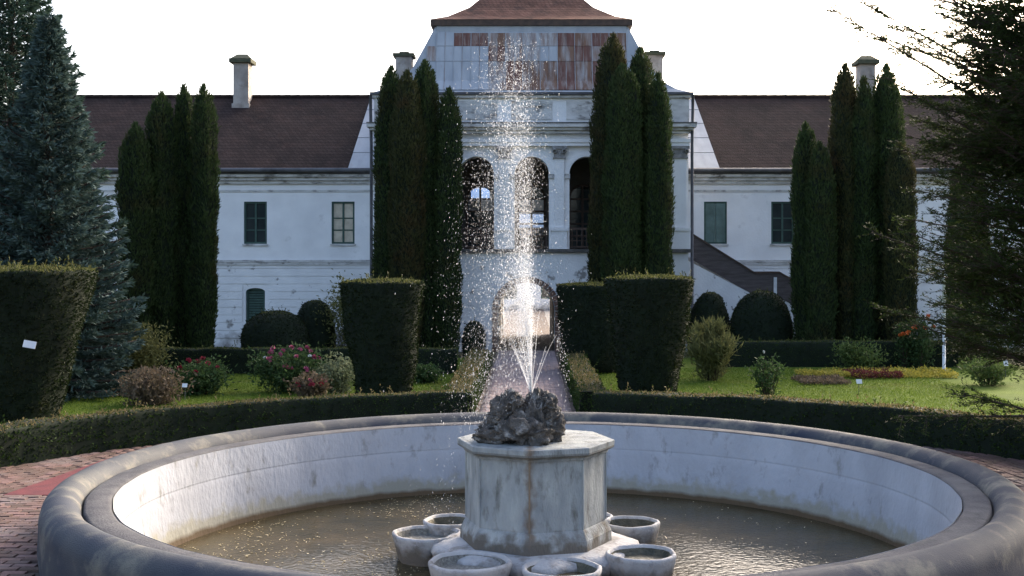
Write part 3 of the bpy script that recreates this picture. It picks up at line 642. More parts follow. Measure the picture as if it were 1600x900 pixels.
# upper roof
mb = MB(); up_ = [(3.66, 11.72, 1.0), (3.66, 11.88, 1.0), (3.05, 12.12, 1.65), (2.3, 12.6, 2.4), (1.65, 13.3, 3.1), (.9, 14.4, 4.0)]
rings = [[(BX - h, DC - .1 + s, z), (BX + h, DC - .1 + s, z), (BX + h, YBK - s, z), (BX - h, YBK - s, z)] for h, z, s in up_]
for a, b in list(zip(rings, rings[1:]))[1:]:
    for k in range(4): mb.add([a[k], a[(k + 1) % 4], b[(k + 1) % 4], b[k]], [(0, 1, 2, 3)])
mb.add(rings[-1], [(0, 1, 2, 3)]); P(mb, 'upper_roof', M['tile_red'])
P(MB().box(BX - 3.64, BX + 3.64, DC + .92, YBK - .92, 11.66, 11.878), 'eaves', M['wood_brown'])
for sgn, px, pt in ((-1, 632, 84), (1, 1022, 82)):
    y = DC + 3.6; cx = PX(px, y); zt = PZ(pt, y); w = .3
    ch = P(MB().box(cx - w, cx + w, y - .35, y + .35, 9.2, zt - .16), 'chimney', M['chimney'])
    MB().box(cx - w - .1, cx + w + .1, y - .45, y + .45, zt - .158, zt - .04).box(cx - .18, cx + .18, y - .2, y + .2, zt - .038, zt + .05).build('chimney_cap', M['moss'], ch)
# downpipes
for x in (c0 - .12, c1 + .12):
    P(MB().tube([(x, DC - .3, 9.0), (x, DC - .3, 8.5), (x, DC - .10, 8.0 - .7), (x, DC - .10, .1)], .055, 8), 'downpipe', M['gutter'], smooth=True)
# outside stair on the right
YS = 33.35 * K
top = [(5.87, 4.09), (8.04, 2.74), (8.95, 2.74), (9.54, 2.40), (12.6, .85)]; bot = [(5.87, 3.22), (8.04, 1.98), (8.95, 1.86), (9.54, 1.58), (12.6, .02)]
mb = MB()
for (a, b), (c, d) in zip(zip(top, top[1:]), zip(bot, bot[1:])):
    mb.prism_xz([c, d, b, a], YS, YS + .1)
P(mb, 'stair_parapet', M['stair_wood'])
mb = MB()
for a, b in zip(top, top[1:]): mb.prism_xz([(a[0], a[1] + .002), (b[0], b[1] + .002), (b[0], b[1] + .07), (a[0], a[1] + .07)], YS - .04, YS + .14)
P(mb, 'handrail', M['wood_brown'])
P(MB().prism_xz([(5.66, -.2), (12.58, -.2), (12.58, .0)] + [(x, z - .004) for x, z in bot[::-1][1:-1]] + [(5.66, bot[0][1] - .004)], YS + .02, YS + .3), 'stair_wall', M['plaster_low'])
n = 24
for i in range(n):
    x = 5.9 + (12.4 - 5.9) * i / n; z = np.interp(x, [p[0] for p in bot], [p[1] for p in bot])
    P(MB().box(x, x + .29, YS + .32, DW - .04, max(z - .35, -.2), z + .12), 'step', M['trim'])
P(MB().box(8.75, 8.86, YS - .03, YS, 1.95, 2.6), 'parapet_post', M['white_paint'])
# far house and hedge seen through the gate
fh = thing('garden_house', 'pale low house glimpsed far off through the gateway arch', 'house', (0, 80, 0))
MB().box(-9, 9, 0, 6, -.2, 2.3).build('wall', M['plaster'], fh)
MB().add([(-9.4, -.5, 2.3), (9.4, -.5, 2.3), (9.4, 3, 4.6), (-9.4, 3, 4.6), (9.4, 6.5, 2.3), (-9.4, 6.5, 2.3)], [(0, 1, 2, 3), (3, 2, 4, 5), (0, 3, 5), (1, 4, 2), (0, 5, 4, 1)]).build('roof', M['tile_red'], fh)
for x in (-3.5, -1.2, 1.3, 3.6):
    w = MB().box(x - .45, x + .45, -.04, .02, .7, 1.9).build('window', M['wood_green'], fh); MB().box(x - .38, x + .38, -.045, -.03, .78, 1.82).build('pane', M['glass'], w)

# ------------------------------------------------------------------ fountain
basin = thing('fountain_basin', 'large round fountain basin with rounded grey rim and white inner wall', 'basin', (FC[0], FC[1], 0))
RT = .70
tor = [(5.56, -.1), (5.59, .2), (5.58, .42)] + [(5.365 + .215 * cos(a), .485 + .225 * sin(a)) for a in np.linspace(-.1, pi * .98, 18)] + [(5.15, .45), (5.12, .52)]
wob = lambda a, z: .006 * sin(7 * a) + .004 * sin(19 * a + 1) + .003 * sin(43 * a)
MB().lathe(tor, (0, 0), 200, wob=wob).build('coping', M['coping'], basin, True)
MB().lathe([(5.16, .44), (5.145, .54), (5.135, .578), (5.11, .588), (4.99, .592), (4.90, .588), (4.865, .58), (4.852, .56), (4.85, .5)], (0, 0), 200, wob=wob).build('ledge', M['ledge'], basin, True)
def wprof(z): return 4.84 - .10 * (.56 - z) / 1.0
zz_ = [.575, .56, .5, .4, .3, .222, .214, .211, .196, .193, .185, .1, 0, -.1, -.2, -.3, -.45, -.7]
MB().lathe([(wprof(z) + (.0018 if .192 < z < .212 else 0), z) for z in zz_], (0, 0), 200, wob=wob).build('inner_wall', M['basin_wall'], basin, True)
MB().lathe([(4.9, -.72), (2, -.72), (.01, -.72)], (0, 0), 64).build('floor', M['bowl_mud_shade'], basin)
WZ = -.48
tag(MB().lathe([(4.73, WZ), (3, WZ), (1.5, WZ), (.02, WZ)], FC, 96).build('water', M['water'], None, True), kind='structure')
# floating leaves and petals
n = 9000; a = RNG.uniform(0, 2 * pi, n); r = 4.66 * np.sqrt(RNG.uniform(.09, 1, n))
p = np.stack([FC[0] + r * np.cos(a), FC[1] + r * np.sin(a), np.full(n, WZ + .006)], 1)
keep = RNG.random(n) < np.where(p[:, 0] < -.3, 1.0, .22) * np.clip(.25 + .9 * wnoise(p, 2.2, 5), .06, 1); p = p[keep]; n = len(p)
d = RNG.normal(size=(n, 3)); d[:, 2] = RNG.uniform(-.02, .12, n)
lv, lf = cards(p, d, RNG.uniform(.012, .03, n) + .05 * RNG.random(n) ** 4, RNG.uniform(.010, .03, n), RNG, flat=np.tile([0, 0, 1.], (n, 1)))
tag(link('floating_leaves', np_mesh('floating_leaves', lv, [lf], M['float_leaf'])), 'scattered yellow leaves and petals floating on the brown basin water', 'leaves', kind='stuff')
# pedestal
PCX, PCY = .09, 14.67
ped = thing('fountain_pedestal', 'pale stone octagonal pedestal with moulded cap in the middle of the basin', 'pedestal', (PCX, PCY, 0))
A0 = R(-90 - 5)
oct_ = lambda r, z: [(r * cos(A0 + k * pi / 4), r * sin(A0 + k * pi / 4), z) for k in range(8)]
def octo(prof):
    mb = MB(); vs = [p for r, z in prof for p in oct_(r, z)]; k = len(prof)
    fs = [(j * 8 + i, j * 8 + (i + 1) % 8, (j + 1) * 8 + (i + 1) % 8, (j + 1) * 8 + i) for j in range(k - 1) for i in range(8)]
    fs += [tuple(range(7, -1, -1)), tuple(range((k - 1) * 8, k * 8))]; return mb.add(vs, fs)
bevel(octo([(.845, -.1), (.84, .96)]).build('body', M['stone'], ped), .006)
for k in range(8):
    x, y, _ = oct_(.846, 0)[k]; MB().tube([(x, y, .10), (x, y, .92)], .012, 6).build('corner_strip', M['drip'] if k == 0 else M['stone'], ped)
bevel(octo([(.87, .90), (.875, .93), (.935, .96), (.95, .965), (.955, 1.045), (.945, 1.053)]).build('cap', M['stone'], ped), .006)
MB().lathe([(.90, 1.056), (.78, 1.066), (.5, 1.07), (.02, 1.07)], (0, 0), 8, A0).build('cap_top', M['stone'], ped)
bevel(octo([(.92, -.16), (.915, -.03), (.87, .06), (.85, .09)]).build('plinth', M['stone'], ped), .01)
MB().lathe([(1.0, -.75), (1.12, -.45), (1.22, -.28), (1.18, -.20), (1.05, -.16), (.7, -.14)], (0, 0), 72, wob=lambda a, z: .06 * sin(8 * a + 1.2) + .012 * sin(21 * a)).build('apron', M['bowl'], ped, True)
# rock on top, several lumps
def lump(c, r, seed, parent, name='rock_lump', sx=1, sy=1, sz=1):
    nu, nv_ = 56, 34; th = np.linspace(0, 2 * pi, nu, endpoint=False); ph = np.linspace(-pi / 2 + .02, pi / 2 - .02, nv_)
    T, Q = np.meshgrid(th, ph, indexing='ij'); q = np.stack([np.cos(T) * np.cos(Q), np.sin(T) * np.cos(Q), np.sin(Q)], -1).reshape(-1, 3)
    w = q + .35 * np.stack([wnoise(q, 2.2, seed + k) for k in (20, 21, 22)], 1)
    g = 1.2 + .2 * wnoise(q, 2.6, seed) - .62 * np.abs(wnoise(w, 3.6, seed + 9)) - .26 * np.abs(wnoise(w, 9, seed + 3)) + .05 * wnoise(w, 24, seed + 4)
    v = q * (r * g)[:, None] * np.array([sx, sy, sz]) + np.array(c)
    return link(name, np_mesh(name, v, [grid_faces(nu, nv_)], M['rock'], True), parent)
rk = thing('fountain_rock', 'craggy dark rock heap on the pedestal with the water nozzle', 'rock', (-.08, 14.42, 1.07))
for c, r, sd, sx, sz in [((-.33, -.04, .12), .24, 1, 1.2, .75), ((-.20, .0, .36), .22, 2, 1.0, 1.15), ((.20, -.05, .30), .25, 3, .85, 1.35), ((-.06, -.22, .14), .25, 4, 1.1, .9), ((.33, .0, .12), .24, 5, .8, 1.1),
                      ((-.05, .22, .12), .3, 6, 1.1, .8), ((.25, .2, .2), .25, 7, 1, 1), ((-.12, -.14, .46), .12, 8, 1.0, 1.1), ((.30, -.14, .44), .13, 9, 1.1, .9), ((-.38, -.16, .06), .17, 10, 1.5, .7), ((.14, -.3, .08), .19, 11, 1.2, 1.0), ((.36, -.12, .26), .12, 12, .9, 1.1), ((-.34, -.1, .30), .11, 13, 1.2, .9)]:
    lump((c[0] * .88 + .03, c[1], c[2]), r * .93, sd, rk, sx=sx, sz=sz)
mb = MB()
for k in range(5):
    x = -.34 + .11 * k; mb.tube([(x, -.24 - .02 * k, .0), (x + .05, -.25, .14), (x + .12, -.2, .26), (x + .20, -.12, .40)], [.03, .028, .022, .012], 7)
mb.build('rock_rib', M['rock'], rk, True)
MB().lathe([(.03, .1), (.028, .52), (.018, .525), (.016, .45)], (.12, 0), 12).build('nozzle', M['gutter'], rk)
# stone bowls round the pedestal
blab = ['pale stone bowl beside the pedestal, leftmost in the basin', 'stone bowl at the front left of the pedestal, cut by the photo edge', 'stone bowl front right of centre with dark water inside', 'stone bowl right of the pedestal with brown leaves inside',
        'stone bowl tucked behind the right side of the pedestal', 'small stone bowl peeping out behind the left side of the pedestal', 'stone bowl hidden behind the pedestal on the right', 'stone bowl hidden behind the pedestal on the left']
for i, (px_, py_, br) in enumerate([(667, 832, .43), (733, 876, .46), (878, 886, .44), (1003, 863, .40), (985, 815, .37), (706, 798, .37), (915, 785, .38), (790, 782, .38)]):
    zr = -.14 + (.02 if i % 2 else -.01); by = F * (CAMH - zr) / (py_ - 407); bx = PX(px_, by)
    if i == 5: by -= .55; bx = PX(px_, by)
    if i > 5: bx, by = PCX + (.65 if i == 6 else -.25), PCY + 1.32
    t = thing('stone_bowl', blab[i], 'bowl', (bx, by, WZ), 'stone bowls round the pedestal')
    hh = zr - WZ; sd = i * 1.7
    pr = [(.72, -.22), (.80, -.02), (.90, hh * .45), (.97, hh * .78), (1.0, hh * .9), (1.0, hh * .97), (.975, hh + .003), (.93, hh + .008), (.90, hh + .002), (.87, hh - .03), (.83, hh - .09), (.76, hh - .17), (.5, hh - .21)]
    wb = lambda a, z: .012 * sin(3 * a + sd) + .007 * sin(7 * a + sd * 2) + .004 * sin(17 * a + sd + 8 * z)
    MB().lathe([(r * br, z) for r, z in pr[9:]], (0, 0), 44, wob=wb).build('hollow', M['bowl_mud_shade'] if i > 1 else M['bowl_gravel'], t, True); pr = pr[:10]  # most inner walls coloured dark, to read as shaded openings
    MB().lathe([(r * br, z) for r, z in pr], (0, 0), 44, wob=lambda a, z: .012 * sin(3 * a + sd) + .007 * sin(7 * a + sd * 2) + .004 * sin(17 * a + sd + 8 * z)).build('body', M['bowl'], t, True)
    MB().lathe([(.84 * br, hh - .105 - .012 * (i % 3)), (.4 * br, hh - .10 - .012 * (i % 3)), (.01, hh - .098 - .012 * (i % 3))], (0, 0), 24).build('fill', M['water'] if i in (2, 4) else M['bowl_gravel'] if i in (0, 1) else M['bowl_mud_shade'], t)
# water: jets and falling drops
NX, NY, NZ = .04, 14.42, 1.60
jt = thing('water_jet', 'white fan of thin water jets rising from the rock heap', 'water jet', (NX, NY, NZ))
for k in range(22):
    dx = random.gauss(-.02, .15); dx = max(-.34, min(.32, dx)); dy = random.gauss(0, .07); hz = .66 - .9 * dx * dx + random.uniform(-.14, .14)
    if abs(dx) < .1: hz += .4
    ph_ = random.uniform(0, 6); pts = [(dx * (q / 10) * (1 + .12 * q / 10) + .006 * sin(q * .9 + ph_) * q / 10, dy * q / 10, hz * (q / 10) * (1.14 - .14 * q / 10)) for q in range(11)]
    MB().tube(pts, [(.0052 + .003 * random.random()) * (1 - .06 * q) for q in range(11)], 6).build('stream', M['jet'], jt, True)
def drops():
    n = 95000; rng = np.random.default_rng(3)
    v0 = np.where(rng.random(n) < .30, rng.uniform(7.6, 9.15, n), rng.uniform(3.2, 8.0, n))
    v0 = np.where(rng.random(n) < .25, rng.uniform(3.0, 5.5, n), v0)
    vx = rng.normal(-.21, .14, n); vx = np.where(rng.random(n) < .35, rng.normal(-.24, .24, n), vx); vy = rng.normal(0, .18, n)
    side = rng.random(n) < .20; vx = np.where(side, rng.normal(-.50, .11, n), vx)
    T = (v0 + np.sqrt(v0 ** 2 + 2 * 9.81 * 2.1)) / 9.81
    t = T * rng.random(n); z = NZ + v0 * t - 4.905 * t * t; x = NX + vx * t; y = NY + vy * t
    k = (z > WZ + .03) & ~((z < 1.1) & (np.abs(x - PCX) < .95)) & ((z > 1.05) | (x < -.5) | (rng.random(n) < .12))
    k &= rng.random(n) < np.where(z < 2.3, np.where(x < -.45, .9, .22), 1)
    v = np.stack([vx, vy, v0 - 9.81 * t], 1)[k]; p = np.stack([x, y, z], 1)[k]
    m_ = 900; sg = rng.choice((-1, 1), m_); tt = rng.random(m_) ** .8 * .5; ux = sg * rng.normal(.62, .16, m_) - .05; uz = rng.normal(.5, .9, m_)
    ps = np.stack([NX + sg * .30 + ux * tt * .5, NY + rng.normal(0, .10, m_), NZ + .62 + rng.normal(0, .07, m_) + uz * tt - 4.9 * tt * tt], 1)
    p = np.concatenate([p, ps]); v = np.concatenate([v, np.stack([ux, 0 * ux, uz - 9.8 * tt], 1)]); n = len(p)
    d = norm(v + rng.normal(size=(n, 3)) * .4); s1 = norm(np.cross(d, rng.normal(size=(n, 3)))); s2 = np.cross(d, s1)
    r = (.0012 + .0042 * rng.random(n) ** 5)[:, None]; el = rng.uniform(1.3, 3.6, (n, 1))
    vv = np.stack([p + d * r * el, p - d * r * el, p + s1 * r, p + s2 * r, p - s1 * r, p - s2 * r], 1).reshape(-1, 3)
    f = np.array([(0, 2, 3), (0, 3, 4), (0, 4, 5), (0, 5, 2), (1, 3, 2), (1, 4, 3), (1, 5, 4), (1, 2, 5)])
    ff = (np.arange(n)[:, None, None] * 6 + f[None]).reshape(-1, 3)
    return np_mesh('water_spray', vv, [ff], M['spray'], True)
tag(link('water_spray', drops()), 'tall column of white water drops falling over the fountain', 'water spray', kind='stuff')

# ------------------------------------------------------------------ hedges
def hedge(name, label, pts, hw, h, dens, seed, mats=None, closed_ends=True, L=.055, Wd=.03):
    pts = np.array(pts, float); d = np.gradient(pts, axis=0); d = d / np.linalg.norm(d, axis=1, keepdims=True); nrm = np.stack([d[:, 1], -d[:, 0]], 1)
    cs = [(-1, -.05), (-1.0, .33), (-1.0, .66), (-.99, .94), (-.9, 1), (-.4, 1.0), (.0, 1.005), (.4, 1.0), (.9, 1), (.99, .94), (1, .66), (1, .33), (1, -.05)]
    v = np.array([[(p[0] + n[0] * hw * a, p[1] + n[1] * hw * a, h * b) for a, b in cs] for p, n in zip(pts, nrm)]).reshape(-1, 3)
    v = v + .035 * np.stack([wnoise(v, 5, seed), wnoise(v, 5, seed + 1), .8 * wnoise(v, 4, seed + 2)], 1)
    f = grid_faces(len(pts), len(cs), False)[:, ::1]
    k = len(cs); N = len(pts)
    caps = [[j, k - 1 - j, k - 2 - j, j + 1] for j in range(k // 2)] + [[(N - 1) * k + j, (N - 1) * k + j + 1, (N - 1) * k + k - 2 - j, (N - 1) * k + k - 1 - j] for j in range(k // 2)]
    f = np.concatenate([f, np.array(caps)])
    # outward winding check
    _, nn, _ = sample(v, f[: (N - 1) * (k - 1)], 200, np.random.default_rng(0))
    p, nn, _ = sample(v, f[5:6], 3, np.random.default_rng(0))
    if nn[0, 2] < 0: f = f[:, ::-1]
    t = thing(name, label, 'hedge', (pts[len(pts) // 2][0], pts[len(pts) // 2][1], 0))
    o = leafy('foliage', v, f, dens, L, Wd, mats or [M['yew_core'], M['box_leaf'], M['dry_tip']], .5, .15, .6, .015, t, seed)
    o.location = -t.location; return t
def arc(a0, a1, n, rx, ry): return [(FC[0] + rx * cos(a), FC[1] + ry * sin(a)) for a in np.linspace(R(a0), R(a1), n)]
hedge('ring_hedge', 'low clipped hedge curving round the left side of the fountain plaza', arc(98.2, 190, 100, 9.35, 9.45), .30, .60, 900, 11)
hedge('ring_hedge', 'low clipped hedge curving round the right side of the fountain plaza', arc(-10, 82.6, 100, 9.35, 9.45)[::-1], .30, .60, 900, 12)
hedge('path_hedge', 'low tan-topped hedge running along the left edge of the path', [(-1.42, 24.55 + i * .32) for i in range(36)], .28, .56, 900, 13, [M['yew_core'], M['box_leaf'], M['dry_tip']])
hedge('path_hedge', 'low tan-topped hedge running along the right edge of the path', [(1.32, 24.55 + i * .32) for i in range(36)], .28, .56, 900, 14, [M['yew_core'], M['box_leaf'], M['dry_tip']])
gm = [M['yew_core'], M['box_leaf'], M['yew_tip']]
hedge('back_hedge', 'straight low hedge in front of the left wing of the castle', [(-14.5 + i * .32, 26.6 * K) for i in range(40)], .3, .70, 600, 15, gm)
hedge('back_hedge', 'straight low hedge in front of the right wing behind the flower bed', [(5.6 + i * .32, 28.4 * K) for i in range(24)], .3, .75, 600, 16, gm)

# ------------------------------------------------------------------ clipped yews
def topiary(label, px, y, h, rt, rb, seed):
    y *= K; x = PX(px, y)
    t = thing('clipped_yew', label, 'topiary', (x, y, 0), 'dark tapered yews')
    pr = [(rb * .6, .0)] + [(rb + (rt - rb) * (s ** .8), .05 + (h - .05) * s * .985) for s in np.linspace(0, 1, 14)] + [(rt * .985, h * .995), (rt * .8, h + .01), (rt * .4, h + .03), (.01, h + .04)]
    v, f = rev(pr, (0, 0), 64, .05, 3.2, seed)
    v = v + .022 * np.stack([wnoise(v, 11, seed + 5), wnoise(v, 12, seed + 6), wnoise(v, 9, seed + 7)], 1)
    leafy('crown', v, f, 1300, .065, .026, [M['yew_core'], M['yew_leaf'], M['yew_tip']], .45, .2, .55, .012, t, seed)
    MB().tube([(0, 0, -.1), (0, 0, .5)], .12, 8).build('trunk', M['bark'], t)
topiary('broad clipped yew with a white tag, cut by the left photo edge', 22, 16.6, 3.03, 1.34, .58, 21)
topiary('dark tapered yew left of the path with bushes behind it', 598, 20.3, 2.74, .88, .52, 22)
topiary('dark tapered yew right of the path, nearer and taller of the pair', 1013, 20.3, 2.82, .94, .52, 23)
topiary('dark clipped yew half hidden behind the nearer one, next to the path', 925, 27.0, 2.50, .98, .85, 24)
def dome(label, px, top, wpx, D, seed, flat=.6):
    D *= K
    t = thing('clipped_dome', label, 'topiary', (PX(px, D), D, 0), 'rounded clipped bushes')
    h = PZ(top, D); r = wpx / 2 / F * D
    pr = [(r * .9, -.05), (r * .98, h * .25)] + [(r * cos(a) ** .8 if a < 1.56 else .01, h * (.3 + .7 * sin(a))) for a in np.linspace(.1, pi / 2, 12)]
    v, f = rev(pr, (0, 0), 44, .06, 3, seed)
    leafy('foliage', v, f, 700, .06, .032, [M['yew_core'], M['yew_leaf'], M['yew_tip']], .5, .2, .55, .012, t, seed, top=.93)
dome('wide clipped dome bush below the arched ground floor window', 430, 486, 106, 29.5, 31)
dome('taller clipped dome bush left of the tapered yew', 492, 470, 66, 30.2, 32)
dome('clipped dome bush under the upper part of the stair', 1108, 457, 66, 31.5, 33)
dome('large clipped dome bush under the stair landing', 1190, 455, 96, 31, 34)
dome('small clipped dome bush left of the gateway seen through the spray', 741, 502, 36, 31.3, 35)

# ------------------------------------------------------------------ thuja columns
def thuja(label, px, top, wpx, D, seed, lean=0, m='thuja_leaf', grp='thuja columns', base=None):
    D *= K; x, h, r = PX(px, D), PZ(top, D), wpx / 2 / F * D
    t = thing('thuja_column', label, 'thuja', (x, D, 0), grp); rng = np.random.default_rng(seed)
    ph = rng.uniform(0, 6.28, 4)
    prof = []
    for s in np.linspace(0, 1, 26):
        k = min(1, (s + .25) / .45) ** .5 * (1 if s < .7 else math.sqrt(max(0, 1 - ((s - .7) / .3) ** 2.0)) * .98 + .02)
        prof.append((max(.02, r * k), .15 + (h - .15) * s))
    lob = lambda A, z: 1 + .09 * np.sin(3 * A + ph[0] + .25 * z) + .07 * np.sin(5 * A + ph[1] - .4 * z) + .05 * np.sin(2.1 * z + ph[2]) + .05 * np.sin(5.3 * z + 2 * A + ph[3])
    v, f = rev(prof, (0, 0), 30, .06, 4, seed, lob)
    core = v.copy(); c = np.array([.80, .80, 1]); core[:, :2] *= .86
    core[:, 2] = .15 + (core[:, 2] - .15) * .975
    _, _, area = sample(v, f, 4, rng); n = int(area * 900)
    p, nn, _ = sample(v, f, n, rng); dep = rng.random((n, 1)) ** 1.5 * .20
    p = p - nn * dep * min(1, r / .5) - np.array([0, 0, .08])
    d = nn * .34 + np.array([0, 0, 1.0]) + rng.normal(size=(n, 3)) * .28
    lv, lf = cards(p, d, rng.uniform(.07, .19, n), rng.uniform(.022, .055, n), rng, flat=nn + rng.normal(size=(n, 3)) * .6)
    V_ = np.concatenate([core, lv]); V_[:, 0] += lean * (V_[:, 2] / h) ** 1.5
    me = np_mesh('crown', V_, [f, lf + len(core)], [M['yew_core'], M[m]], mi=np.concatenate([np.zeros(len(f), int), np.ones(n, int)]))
    link('crown', me, t); MB().tube([(0, 0, -.1), (0, 0, .9)], [.13, .1], 8).build('trunk', M['bark'], t)
g1, g2, g3, g4 = 'thujas left of the loggia', 'thujas right of the loggia', 'thujas in front of the left wing', 'thujas in front of the right wing'
thuja('thuja left of the loggia, outermost beside the white wing wall', 606, 102, 46, 31.2, 41, .12, grp=g1)
thuja('thuja left of the loggia, second from the wing wall and foremost', 634, 108, 52, 30.6, 42, .05, 'thuja_brown', g1)
thuja('thuja left of the loggia, third from the wing wall', 664, 92, 50, 31.2, 43, .0, grp=g1)
thuja('shortest thuja left of the loggia, nearest the arches', 697, 136, 42, 31.0, 44, .1, grp=g1)
thuja('tallest thuja right of the loggia, nearest the arches', 947, 52, 56, 31.3, 45, .25, 'thuja_brown', g2)
thuja('thuja right of the loggia, foremost of its clump', 973, 98, 58, 30.6, 46, .0, grp=g2)
thuja('thuja right of the loggia with a slim pointed top, third from the arches', 1001, 72, 52, 31.3, 47, .0, grp=g2)
thuja('thuja right of the loggia, outermost beside the downpipe', 1028, 112, 44, 30.8, 48, .0, grp=g2)
thuja('short thuja next to the blue spruce', 212, 190, 50, 28.5, 49, 0, grp=g3)
thuja('thuja in front of the left wing, second from the spruce', 252, 142, 52, 29, 50, 0, grp=g3)
thuja('thuja in front of the left wing, third from the spruce', 287, 131, 40, 29.3, 51, 0, grp=g3)
thuja('thuja in front of the left wing, nearest the windows', 318, 131, 44, 29, 52, 0, grp=g3)
thuja('short thuja in front of the right wing, nearest the stair', 1258, 190, 40, 30.5, 53, 0, grp=g4)
thuja('shortest thuja of the right clump, just right of the one by the stair', 1281, 220, 44, 30, 54, 0, grp=g4)
thuja('tall thuja left of the right wing chimney', 1320, 98, 48, 30.5, 55, 0, 'thuja_brown', g4)
thuja('slim thuja directly below the right wing chimney', 1350, 118, 40, 30.2, 56, 0, grp=g4)
thuja('tall thuja right of the right wing chimney', 1385, 98, 56, 30.4, 57, 0, grp=g4)
thuja('brownish lower thuja at the right end of the right clump', 1406, 222, 46, 29.6, 58, 0, 'thuja_brown', g4)
thuja('dark thuja at the far right against the wing wall, half behind the yew', 1512, 250, 60, 30, 59, 0, grp=g4)

# ------------------------------------------------------------------ spruces
def spruce(label, px, top, D, rbase, seed, m, nb=150, per=150, tp=.8):
    D *= K; rng = np.random.default_rng(seed); x, h = PX(px, D), PZ(top, D)
    t = thing('spruce', label, 'spruce', (x, D, 0)); P_, D_, L_, W_ = [], [], [], []; mb = MB()
    mb.tube([(0, 0, -.1), (0, 0, h * .5), (0, 0, h * .97)], [.2, .11, .02], 8)
    for i in range(nb):
        s = ((i + rng.random()) / nb) ** 1.15; z0 = .3 + (h - .35) * s; ln = rbase * min(1.0, 1.22 * (1 - s) ** tp) * rng.uniform(.82, 1.12) + .12; az = i * 2.399 + rng.normal() * .2
        drop = .30 * (1 - s) - .45 * s; k = np.linspace(0, 1, 8)
        pts = np.stack([np.cos(az) * ln * k, np.sin(az) * ln * k, z0 - drop * ln * k + .22 * ln * k ** 2.2], 1)
        mb.tube(pts[::2].tolist() + [pts[-1].tolist()], [.03 * (1 - s) + .008] * 4 + [.004], 4)
        n = int(per * (ln / rbase + .12)); u = rng.random(n) ** .6; q = np.stack([np.interp(u, k, pts[:, c]) for c in range(3)], 1)
        wd = ln * .30 * (1.05 - u) + .06; side = rng.uniform(-1, 1, n); tang = np.array([-np.sin(az), np.cos(az), 0]); outv = np.array([np.cos(az), np.sin(az), 0])
        q = q + tang * (side * wd)[:, None] + np.array([0, 0, 1]) * (-np.abs(side) * .05 - .06 * rng.random(n))[:, None]
        P_.append(q); D_.append(outv * .8 + tang * side[:, None] * .9 + np.array([0, 0, .15]) + rng.normal(size=(n, 3)) * .35); L_.append(rng.uniform(.10, .22, n)); W_.append(rng.uniform(.035, .06, n))
    lv, lf = cards(np.concatenate(P_), np.concatenate(D_), np.concatenate(L_), np.concatenate(W_), rng)
    mb.build('trunk', M['bark'], t); link('crown', np_mesh('crown', lv, [lf], M[m]), t)
spruce('tallest dark spruce at the left photo edge, top out of frame', 18, -110, 23.5, 2.7, 61, 'spruce_dark', 380, 330, .85)
spruce('blue-grey spruce with pointed top between the edge spruce and the thujas', 76, 24, 22.2, 1.95, 62, 'spruce_leaf', 320, 300, 1.05)

